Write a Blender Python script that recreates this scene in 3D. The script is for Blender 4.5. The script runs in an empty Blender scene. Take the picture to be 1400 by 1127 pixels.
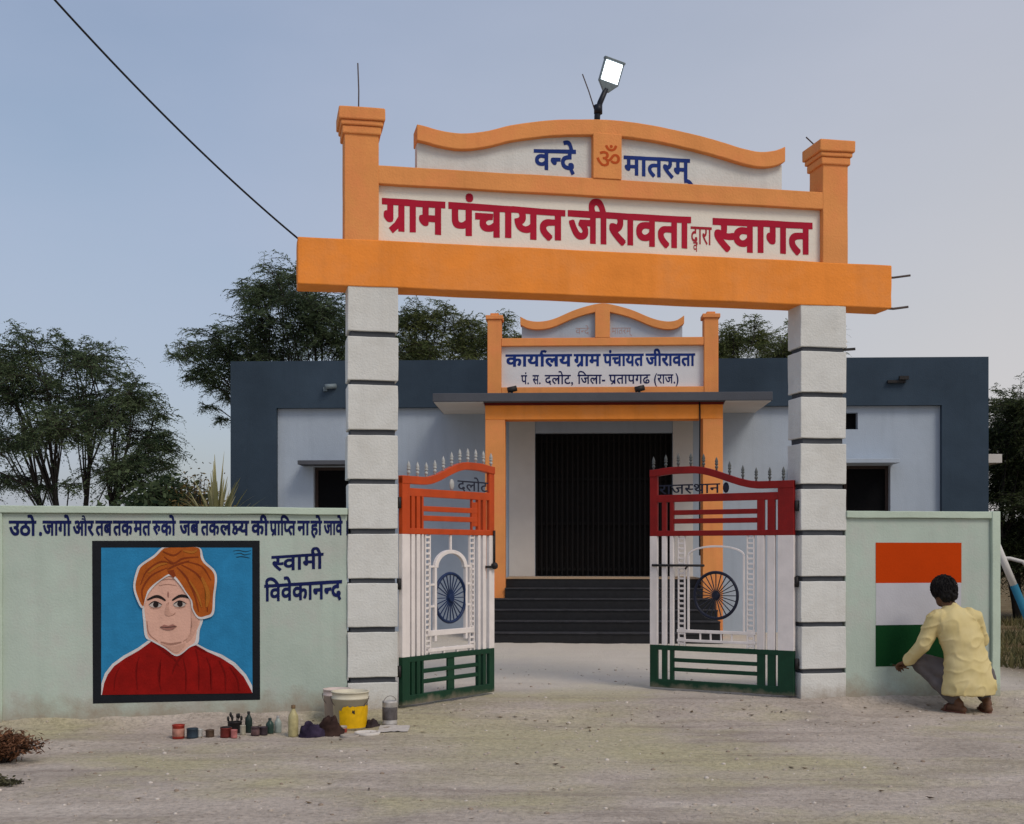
import bpy, bmesh, math, random
from mathutils import Vector, Matrix, noise
import numpy as np

R = math.radians
random.seed(7)
rng = np.random.default_rng(11)
S = bpy.context.scene
C = S.collection

# ------------------------------------------------------------------ camera
cam_d = bpy.data.cameras.new('camera')
cam = bpy.data.objects.new('camera', cam_d)
C.objects.link(cam)
cam.location = (0, 0, 1.25)
cam.rotation_euler = (R(90), 0, 0)
cam_d.sensor_fit = 'HORIZONTAL'
cam_d.sensor_width = 36
cam_d.lens = 43.714
cam_d.shift_y = 0.1368
cam_d.clip_start = 0.1
cam_d.clip_end = 2000
S.camera = cam

# ------------------------------------------------------------------ light
SUN_EL, SUN_AZ = 47.0, 140.0          # azimuth clockwise from +Y (away from the camera)
w = bpy.data.worlds.new('World')
S.world = w
w.use_nodes = True
nt = w.node_tree
bg = nt.nodes['Background']
sky = nt.nodes.new('ShaderNodeTexSky')
sky.sky_type = 'NISHITA'
sky.sun_disc = False
sky.sun_elevation = R(SUN_EL)
sky.sun_rotation = R(SUN_AZ)
sky.air_density = 1.3
sky.dust_density = 2.5
sky.ozone_density = 2.0
# a thin veil of high cloud evens the blue out
veil = nt.nodes.new('ShaderNodeMix'); veil.data_type = 'RGBA'
tc = nt.nodes.new('ShaderNodeTexCoord')
mp = nt.nodes.new('ShaderNodeMapping'); mp.inputs['Scale'].default_value = (1, 1, 2.5)
nz = nt.nodes.new('ShaderNodeTexNoise'); nz.inputs['Scale'].default_value = 2.2; nz.inputs['Detail'].default_value = 5
mr = nt.nodes.new('ShaderNodeMapRange')
mr.inputs['From Min'].default_value = 0.3; mr.inputs['From Max'].default_value = 0.7
mr.inputs['To Min'].default_value = 0.32; mr.inputs['To Max'].default_value = 0.74
nt.links.new(tc.outputs['Generated'], mp.inputs['Vector'])
nt.links.new(mp.outputs['Vector'], nz.inputs['Vector'])
nt.links.new(nz.outputs['Fac'], mr.inputs['Value'])
sx_ = nt.nodes.new('ShaderNodeSeparateXYZ'); nt.links.new(tc.outputs['Generated'], sx_.inputs[0])
nt.links.new(mr.outputs['Result'], veil.inputs['Factor'])
nt.links.new(sky.outputs['Color'], veil.inputs[6])
veil.inputs[7].default_value = (3.65, 4.2, 5.65, 1)
# paler haze towards the right-hand horizon
def wmath(op, a, b):
    n = nt.nodes.new('ShaderNodeMath'); n.operation = op
    for k, v in enumerate((a, b)):
        if isinstance(v, (int, float)): n.inputs[k].default_value = v
        else: nt.links.new(v, n.inputs[k])
    return n.outputs[0]
def wmap(v, a, b, c, d):
    n = nt.nodes.new('ShaderNodeMapRange')
    for k, q in zip(('From Min', 'From Max', 'To Min', 'To Max'), (a, b, c, d)): n.inputs[k].default_value = q
    nt.links.new(v, n.inputs['Value']); return n.outputs['Result']
hz_ = wmath('MULTIPLY', wmap(sx_.outputs['X'], -.22, .36, .08, .95), wmap(sx_.outputs['Z'], .02, .48, 1, .30))
haze2 = nt.nodes.new('ShaderNodeMix'); haze2.data_type = 'RGBA'
nt.links.new(hz_, haze2.inputs['Factor']); nt.links.new(veil.outputs[2], haze2.inputs[6]); haze2.inputs[7].default_value = (5.6, 5.35, 5.25, 1)
nt.links.new(haze2.outputs[2], bg.inputs['Color'])
bg.inputs['Strength'].default_value = 0.11

sun_d = bpy.data.lights.new('sun', 'SUN')
sun_d.energy = 1.3
sun_d.angle = R(20)
sun_d.color = (1.0, 0.90, 0.77)
sun = bpy.data.objects.new('sun', sun_d)
C.objects.link(sun)
sun.rotation_euler = (R(90 - SUN_EL), 0, R(180 - SUN_AZ))
S.view_settings.view_transform = 'Standard'
S.view_settings.look = 'None'
S.view_settings.exposure = 0.08
S.view_settings.gamma = 1.0

# ------------------------------------------------------------------ materials
def newmat(name):
    m = bpy.data.materials.new(name); m.use_nodes = True
    t = m.node_tree
    return m, t, t.nodes['Principled BSDF']

def N(t, kind, **kw):
    n = t.nodes.new(kind)
    for k, v in kw.items():
        if k in n.inputs: n.inputs[k].default_value = v
        else: setattr(n, k, v)
    return n

def paint(name, col, var=0.10, scale=2.2, bump=0.25, rough=0.8, dirt=None, fine=60.0, spec=0.10, streak=0.0, patch=None):
    """painted plaster / metal: mottled colour, trowel marks, optional dirt splashed up from the ground"""
    m, t, b = newmat(name)
    tc = N(t, 'ShaderNodeTexCoord')
    n1 = N(t, 'ShaderNodeTexNoise', Scale=scale, Detail=6.0, Roughness=0.6)
    t.links.new(tc.outputs['Object'], n1.inputs['Vector'])
    rp = N(t, 'ShaderNodeValToRGB')
    rp.color_ramp.elements[0].position = 0.3; rp.color_ramp.elements[1].position = 0.72
    rp.color_ramp.elements[0].color = tuple(c * (1 - var) for c in col) + (1,)
    rp.color_ramp.elements[1].color = tuple(min(1, c * (1 + var * .7)) for c in col) + (1,)
    t.links.new(n1.outputs['Fac'], rp.inputs['Fac'])
    out = rp.outputs['Color']
    if patch:                                            # repainted and weathered areas of a slightly different tint
        np_ = N(t, 'ShaderNodeTexNoise', Scale=1.7, Detail=8.0, Roughness=.72)
        t.links.new(tc.outputs['Object'], np_.inputs['Vector'])
        mq = N(t, 'ShaderNodeMapRange'); mq.inputs['From Min'].default_value = .46; mq.inputs['From Max'].default_value = .66; mq.inputs['To Max'].default_value = .75
        t.links.new(np_.outputs['Fac'], mq.inputs['Value'])
        mz = N(t, 'ShaderNodeMix', data_type='RGBA')
        t.links.new(mq.outputs['Result'], mz.inputs['Factor']); t.links.new(out, mz.inputs[6]); mz.inputs[7].default_value = tuple(patch) + (1,)
        out = mz.outputs[2]
    if streak:
        mp = N(t, 'ShaderNodeMapping'); mp.inputs['Scale'].default_value = (9, 9, 0.7)
        t.links.new(tc.outputs['Object'], mp.inputs['Vector'])
        n3 = N(t, 'ShaderNodeTexNoise', Scale=1.0, Detail=5.0)
        t.links.new(mp.outputs['Vector'], n3.inputs['Vector'])
        mr = N(t, 'ShaderNodeMapRange'); mr.inputs['From Min'].default_value = .52; mr.inputs['From Max'].default_value = .75
        mr.inputs['To Max'].default_value = streak
        t.links.new(n3.outputs['Fac'], mr.inputs['Value'])
        mx = N(t, 'ShaderNodeMix', data_type='RGBA')
        t.links.new(mr.outputs['Result'], mx.inputs['Factor'])
        t.links.new(out, mx.inputs[6]); mx.inputs[7].default_value = tuple(c * .55 for c in col) + (1,)
        out = mx.outputs[2]
    if dirt:
        dc, dh = dirt
        ge = N(t, 'ShaderNodeNewGeometry'); sp = N(t, 'ShaderNodeSeparateXYZ')
        t.links.new(ge.outputs['Position'], sp.inputs['Vector'])
        n2 = N(t, 'ShaderNodeTexNoise', Scale=4.5, Detail=7.0, Roughness=.7)
        t.links.new(tc.outputs['Object'], n2.inputs['Vector'])
        ad = N(t, 'ShaderNodeMath', operation='MULTIPLY_ADD')
        t.links.new(n2.outputs['Fac'], ad.inputs[0]); ad.inputs[1].default_value = -dh * 2.0
        t.links.new(sp.outputs['Z'], ad.inputs[2])
        mr = N(t, 'ShaderNodeMapRange'); mr.inputs['From Min'].default_value = -dh * 1.15; mr.inputs['From Max'].default_value = -dh * .35
        mr.inputs['To Min'].default_value = .8; mr.inputs['To Max'].default_value = 0
        t.links.new(ad.outputs[0], mr.inputs['Value'])
        mx = N(t, 'ShaderNodeMix', data_type='RGBA')
        t.links.new(mr.outputs['Result'], mx.inputs['Factor'])
        t.links.new(out, mx.inputs[6]); mx.inputs[7].default_value = tuple(dc) + (1,)
        out = mx.outputs[2]
    t.links.new(out, b.inputs['Base Color'])
    b.inputs['Roughness'].default_value = rough
    b.inputs['Specular IOR Level'].default_value = spec
    nb = N(t, 'ShaderNodeTexNoise', Scale=fine, Detail=4.0)
    t.links.new(tc.outputs['Object'], nb.inputs['Vector'])
    nl = N(t, 'ShaderNodeTexNoise', Scale=6.0, Detail=3.0)
    t.links.new(tc.outputs['Object'], nl.inputs['Vector'])
    am = N(t, 'ShaderNodeMath', operation='MULTIPLY_ADD')
    t.links.new(nl.outputs['Fac'], am.inputs[0]); am.inputs[1].default_value = 1.6
    t.links.new(nb.outputs['Fac'], am.inputs[2])
    bp = N(t, 'ShaderNodeBump', Strength=bump, Distance=0.012)
    t.links.new(am.outputs[0], bp.inputs['Height'])
    t.links.new(bp.outputs['Normal'], b.inputs['Normal'])
    return m

def plain(name, col, rough=0.5, metal=0.0, spec=0.2, var=0.12, scale=30.0):
    m, t, b = newmat(name)
    tc = N(t, 'ShaderNodeTexCoord')
    n1 = N(t, 'ShaderNodeTexNoise', Scale=scale, Detail=4.0)
    t.links.new(tc.outputs['Object'], n1.inputs['Vector'])
    rp = N(t, 'ShaderNodeValToRGB')
    rp.color_ramp.elements[0].position = 0.3; rp.color_ramp.elements[1].position = 0.7
    rp.color_ramp.elements[0].color = tuple(c * (1 - var) for c in col) + (1,)
    rp.color_ramp.elements[1].color = tuple(min(1, c * (1 + var)) for c in col) + (1,)
    t.links.new(n1.outputs['Fac'], rp.inputs['Fac'])
    t.links.new(rp.outputs['Color'], b.inputs['Base Color'])
    b.inputs['Roughness'].default_value = rough
    b.inputs['Metallic'].default_value = metal
    b.inputs['Specular IOR Level'].default_value = spec
    return m

def leafmat(name, dark, light, trans=0.25):
    m, t, b = newmat(name)
    ge = N(t, 'ShaderNodeNewGeometry')
    rp = N(t, 'ShaderNodeValToRGB')
    rp.color_ramp.elements[0].color = tuple(dark) + (1,)
    rp.color_ramp.elements[1].color = tuple(light) + (1,)
    nl = N(t, 'ShaderNodeTexNoise', Scale=1.5, Detail=3.0)
    t.links.new(ge.outputs['Position'], nl.inputs['Vector'])
    mr = N(t, 'ShaderNodeMapRange'); mr.inputs['From Min'].default_value = .34; mr.inputs['From Max'].default_value = .66; mr.inputs['To Min'].default_value = -.30; mr.inputs['To Max'].default_value = .45
    t.links.new(nl.outputs['Fac'], mr.inputs['Value'])
    ad = N(t, 'ShaderNodeMath', operation='ADD'); ad.use_clamp = True
    t.links.new(ge.outputs['Random Per Island'], ad.inputs[0]); t.links.new(mr.outputs['Result'], ad.inputs[1])
    t.links.new(ad.outputs[0], rp.inputs['Fac'])
    t.links.new(rp.outputs['Color'], b.inputs['Base Color'])
    b.inputs['Roughness'].default_value = 0.6
    b.inputs['Specular IOR Level'].default_value = 0.2
    tr = N(t, 'ShaderNodeBsdfTranslucent')
    t.links.new(rp.outputs['Color'], tr.inputs['Color'])
    ms = N(t, 'ShaderNodeMixShader'); ms.inputs[0].default_value = trans
    t.links.new(b.outputs[0], ms.inputs[1]); t.links.new(tr.outputs[0], ms.inputs[2])
    t.links.new(ms.outputs[0], t.nodes['Material Output'].inputs['Surface'])
    return m

DUST = (0.30, 0.24, 0.18)
M = {}
M['orange'] = paint('orange masonry paint', (0.88, 0.285, 0.050), var=.11, streak=.20, bump=.3, patch=(.82,.30,.085))
M['peach'] = paint('faded orange masonry paint', (0.76, 0.305, 0.098), var=.11, streak=.20, bump=.3, patch=(.80,.27,.10))
M['white'] = paint('white masonry paint', (0.66, 0.66, 0.63), var=.09, dirt=(DUST, .20), streak=.16, bump=.35, patch=(.58,.57,.53))
M['cream'] = paint('cream panel paint', (0.78, 0.73, 0.64), var=.05, streak=.05)
M['groove'] = paint('grey groove paint', (0.07, 0.075, 0.085), var=.2)
M['mint'] = paint('pale mint wall paint', (0.445, 0.525, 0.46), var=.12, scale=1.1, dirt=(DUST, .26), streak=.14, bump=.22, patch=(.47,.475,.44))
M['minttrim'] = paint('mint trim paint', (0.49, 0.58, 0.48), var=.10, dirt=(DUST, .2))
M['red'] = paint('red sign paint', (0.40, 0.010, 0.034), var=.15, bump=.05, rough=.5)
M['redthin'] = paint('thin red brush paint', (0.36, 0.022, 0.035), var=.15, bump=.05, rough=.5)
M['blue'] = paint('blue sign paint', (0.012, 0.035, 0.19), var=.2, bump=.05, rough=.5)
M['navy'] = paint('navy sign paint', (0.008, 0.014, 0.085), var=.25, bump=.05, rough=.5)
M['faint'] = paint('faded red sign paint', (0.40, 0.28, 0.27), var=.1, bump=.05)
M['ompaint'] = paint('vermilion sign paint', (0.50, 0.085, 0.02), var=.1, bump=.05)
M['slate'] = paint('slate blue masonry paint', (0.041, 0.062, 0.088), var=.24, scale=.8, streak=.15)
M['palewall'] = paint('pale blue masonry paint', (0.395, 0.455, 0.53), var=.09, scale=1.0, streak=.16)
M['porchwall'] = paint('off white porch paint', (0.62, 0.59, 0.55), var=.08)
M['canopy'] = paint('grey canopy edge paint', (0.09, 0.095, 0.11), var=.12)
M['maroon'] = paint('maroon trim paint', (0.16, 0.02, 0.015), var=.1)
M['granite'] = paint('black granite', (0.012, 0.012, 0.014), var=.3, scale=14, bump=.03, rough=.45, spec=.35)
M['tread'] = paint('lighter step edge', (0.045, 0.045, 0.050), var=.35, scale=9, rough=.7)  # treads and nosings a lighter grey than the risers
M['tan'] = paint('sandstone edge', (0.40, 0.29, 0.19), var=.15, scale=6)
M['dark'] = plain('dark shutter paint', (0.010, 0.009, 0.009), rough=.65, spec=.12)
M['void'] = plain('unlit room', (0.008, 0.008, 0.009), rough=.95, spec=.0)  # near-black colour stands in for the darkness inside the rooms
M['frame'] = plain('brown window frame', (0.045, 0.030, 0.026), rough=.6)
M['saffron'] = paint('saffron gate enamel', (0.52, 0.066, 0.010), rough=.5, var=.14, scale=7, streak=.3, bump=.1, spec=.25)
M['gatered'] = paint('red gate enamel', (0.24, 0.008, 0.007), rough=.5, var=.18, scale=7, streak=.3, bump=.1, spec=.25)
M['gatewhite'] = paint('white gate enamel', (0.80, 0.74, 0.71), rough=.5, var=.10, scale=7, streak=.35, bump=.1, spec=.25)
M['gategreen'] = paint('green gate enamel', (0.007, 0.045, 0.022), rough=.5, var=.2, scale=7, streak=.3, bump=.1, spec=.25, dirt=(DUST, .10))
M['spikegrey'] = plain('grey spike paint', (0.42, 0.43, 0.42), rough=.5)
M['spikedark'] = plain('dark spike paint', (0.10, 0.11, 0.11), rough=.5)
M['wheelblue'] = plain('blue wheel enamel', (0.014, 0.03, 0.09), rough=.4)
M['wheeldark'] = plain('dark wheel enamel', (0.015, 0.018, 0.035), rough=.4)
M['iron'] = plain('dark iron', (0.03, 0.028, 0.028), rough=.55, metal=.3)
M['rebar'] = plain('rusty steel rod', (0.09, 0.07, 0.065), rough=.7)
M['blackplastic'] = plain('black pole paint', (0.012, 0.014, 0.022), rough=.4)
M['lampgrey'] = plain('grey lamp housing', (0.16, 0.20, 0.22), rough=.45)
M['cable'] = plain('black cable sheath', (0.012, 0.012, 0.013), rough=.6)

# ------------------------------------------------------------------ mesh helpers
class MB:
    """collects shapes, then links them as ONE mesh object"""
    def __init__(s): s.v = []; s.f = []; s.m = []; s.sm = []
    def add(s, vs, fs, mi=0, smooth=False):
        o = len(s.v); s.v += [tuple(p) for p in vs]
        for f in fs: s.f.append([o + i for i in f]); s.m.append(mi); s.sm.append(smooth)
        return s
    def box(s, x0, x1, y0, y1, z0, z1, mi=0, skip=''):
        vs = [(x0,y0,z0),(x1,y0,z0),(x1,y1,z0),(x0,y1,z0),(x0,y0,z1),(x1,y0,z1),(x1,y1,z1),(x0,y1,z1)]
        fs = {'b':(3,2,1,0),'t':(4,5,6,7),'f':(0,1,5,4),'r':(1,2,6,5),'k':(2,3,7,6),'l':(3,0,4,7)}
        return s.add(vs, [q for k, q in fs.items() if k not in skip], mi)
    def bar(s, a, b, w, t, mi=0, up=(0,0,1)):
        """rectangular bar from a to b, w across and t thick"""
        a, b = Vector(a), Vector(b); d = (b - a).normalized(); u = Vector(up)
        if abs(d.dot(u)) > .98: u = Vector((0,1,0))
        x = d.cross(u).normalized() * (t / 2); y = x.cross(d).normalized() * (w / 2)
        vs = [a-x-y, a+x-y, a+x+y, a-x+y, b-x-y, b+x-y, b+x+y, b-x+y]
        return s.add(vs, [(3,2,1,0),(4,5,6,7),(0,1,5,4),(1,2,6,5),(2,3,7,6),(3,0,4,7)], mi)
    def tube(s, pts, r, n=10, mi=0, cap=True, closed=False):
        pts = [Vector(p) for p in pts]; k = len(pts)
        rs = r if isinstance(r, (list, tuple)) else [r] * k
        prev = None; vs = []
        for i, p in enumerate(pts):
            if closed: d = pts[(i+1) % k] - pts[i-1]
            else: d = pts[min(i+1, k-1)] - pts[max(i-1, 0)]
            d.normalize()
            if prev is None:
                a = Vector((0,0,1)) if abs(d.z) < .9 else Vector((1,0,0))
                x = d.cross(a).normalized()
            else: x = (prev - d * prev.dot(d)).normalized()
            prev = x; y = d.cross(x)
            for j in range(n):
                t = 2 * math.pi * j / n
                vs.append(p + (x * math.cos(t) + y * math.sin(t)) * rs[i])
        fs = []
        for i in range(k if closed else k - 1):
            i2 = (i + 1) % k
            for j in range(n):
                j2 = (j + 1) % n
                fs.append((i*n+j, i*n+j2, i2*n+j2, i2*n+j))
        s.add(vs, fs, mi, True)
        if cap and not closed:
            o = len(s.v) - k * n
            s.f.append([o + j for j in reversed(range(n))]); s.m.append(mi); s.sm.append(False)
            s.f.append([o + (k-1)*n + j for j in range(n)]); s.m.append(mi); s.sm.append(False)
        return s
    def lathe(s, prof, o=(0,0,0), n=20, mi=0, tilt=None):
        """(r, z) profile turned about z"""
        vs = []; o = Vector(o)
        for r, z in prof:
            for j in range(n):
                t = 2 * math.pi * j / n
                p = Vector((r * math.cos(t), r * math.sin(t), z))
                if tilt: p = tilt @ p
                vs.append(o + p)
        fs = []
        for i in range(len(prof) - 1):
            for j in range(n):
                j2 = (j + 1) % n
                fs.append((i*n+j, i*n+j2, (i+1)*n+j2, (i+1)*n+j))
        return s.add(vs, fs, mi, True)
    def ball(s, c, r, n=10, mi=0):
        rx, ry, rz = r if isinstance(r, (tuple, list)) else (r, r, r)
        vs = []; fs = []; m = n // 2 + 2
        for i in range(m):
            a = math.pi * (i / (m - 1)) - math.pi / 2
            q = max(math.cos(a), 1e-4)
            for j in range(n):
                t = 2 * math.pi * j / n
                vs.append((c[0] + rx*q*math.cos(t), c[1] + ry*q*math.sin(t), c[2] + rz*math.sin(a)))
        for i in range(m - 1):
            for j in range(n):
                j2 = (j + 1) % n
                fs.append((i*n+j, i*n+j2, (i+1)*n+j2, (i+1)*n+j))
        return s.add(vs, fs, mi, True)
    def strip(s, top, bot, y0, y1, mi=0, ends=True):
        """band in the x-z plane between two polylines of equal length, from y0 (front) to y1"""
        n = len(top); vs = []
        for y in (y0, y1):
            vs += [(x, y, z) for x, z in top] + [(x, y, z) for x, z in bot]
        T0, B0, T1, B1 = 0, n, 2*n, 3*n; fs = []
        for i in range(n - 1):
            fs += [(B0+i, B0+i+1, T0+i+1, T0+i), (T1+i, T1+i+1, B1+i+1, B1+i),
                   (T0+i, T0+i+1, T1+i+1, T1+i), (B1+i, B1+i+1, B0+i+1, B0+i)]
        if ends: fs += [(B0, T0, T1, B1), (T0+n-1, B0+n-1, B1+n-1, T1+n-1)]
        return s.add(vs, fs, mi)
    def build(s, name, mats, parent=None, bevel=0.0, recalc=True):
        me = bpy.data.meshes.new(name)
        me.from_pydata(s.v, [], s.f)
        for mm in (mats if isinstance(mats, (list, tuple)) else [mats]): me.materials.append(mm)
        me.polygons.foreach_set('material_index', s.m)
        me.polygons.foreach_set('use_smooth', s.sm)
        if recalc:
            bm = bmesh.new(); bm.from_mesh(me)
            bmesh.ops.recalc_face_normals(bm, faces=bm.faces); bm.to_mesh(me); bm.free()
        me.update()
        o = bpy.data.objects.new(name, me); C.objects.link(o)
        if parent: o.parent = parent
        if bevel:
            b = o.modifiers.new('bevel', 'BEVEL'); b.width = bevel; b.segments = 2; b.limit_method = 'ANGLE'; b.angle_limit = R(50)
            b.harden_normals = False
        return o

def uneven(o, amp=.004, cuts=8, sc=3.0):
    """hand-plastered: faces and edges that wander by a few millimetres"""
    bm = bmesh.new(); bm.from_mesh(o.data)
    if cuts: bmesh.ops.subdivide_edges(bm, edges=[e for e in bm.edges if e.calc_length() > .12], cuts=cuts, use_grid_fill=True)
    for v in bm.verts:
        p = v.co * sc
        v.co += amp * (noise.noise_vector(p) + .6 * noise.noise_vector(p * 3.1 + Vector((7,1,3))))
    bm.to_mesh(o.data); bm.free(); o.data.update()
    return o

def tag(o, label, cat, group=None):
    o['label'] = label; o['category'] = cat
    if group: o['group'] = group
    return o

def thing(name, label, cat, loc=(0,0,0), rz=0.0, group=None):
    o = bpy.data.objects.new(name, None); C.objects.link(o)
    o.empty_display_size = .2
    o.location = loc; o.rotation_euler = (0, 0, rz)
    return tag(o, label, cat, group)

def smooth(a, b, x):
    t = min(1, max(0, (x - a) / (b - a))); return t * t * (3 - 2 * t)

# gate plane: origin at the left column's front, +x to the right along it, -y towards the road
G0 = (-1.103, 9.87); TH = math.atan2(.74, 3.724)
def gw(s, o, z=0.0):
    """gate-plane coordinates to world; o is metres towards the road"""
    return Vector((G0[0] + s*math.cos(TH) + o*math.sin(TH), G0[1] + s*math.sin(TH) - o*math.cos(TH), z))
def ground_z(x, y):
    dx, dy = x - G0[0], y - G0[1]
    s = dx*math.cos(TH) + dy*math.sin(TH); d = dx*math.sin(TH) - dy*math.cos(TH)
    inside = smooth(-.35, .1, s) * (1 - smooth(3.7, 4.15, s))
    wd = .22 + 1.0 * inside
    z = -.072 * smooth(-.12 + .05*inside, -.12 + wd, d)
    if d > -.15: z += .034 * (1 - inside) * (1 - smooth(.0, .42, d)) * (.75 + .9 * noise.noise(Vector((x*1.9, y*1.9, 4.0))) + .4 * noise.noise(Vector((x*7, y*7, 1.0))))
    if s < 0: z -= .012 * smooth(0, 3, -s) * smooth(-.3, .3, d)
    return z
def at(px, py, Y):
    """photo measurement at distance Y to a point"""
    return Vector(((px - 700) / 1700 * Y, Y, 1.25 - (py - 755) / 1700 * Y))

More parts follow.
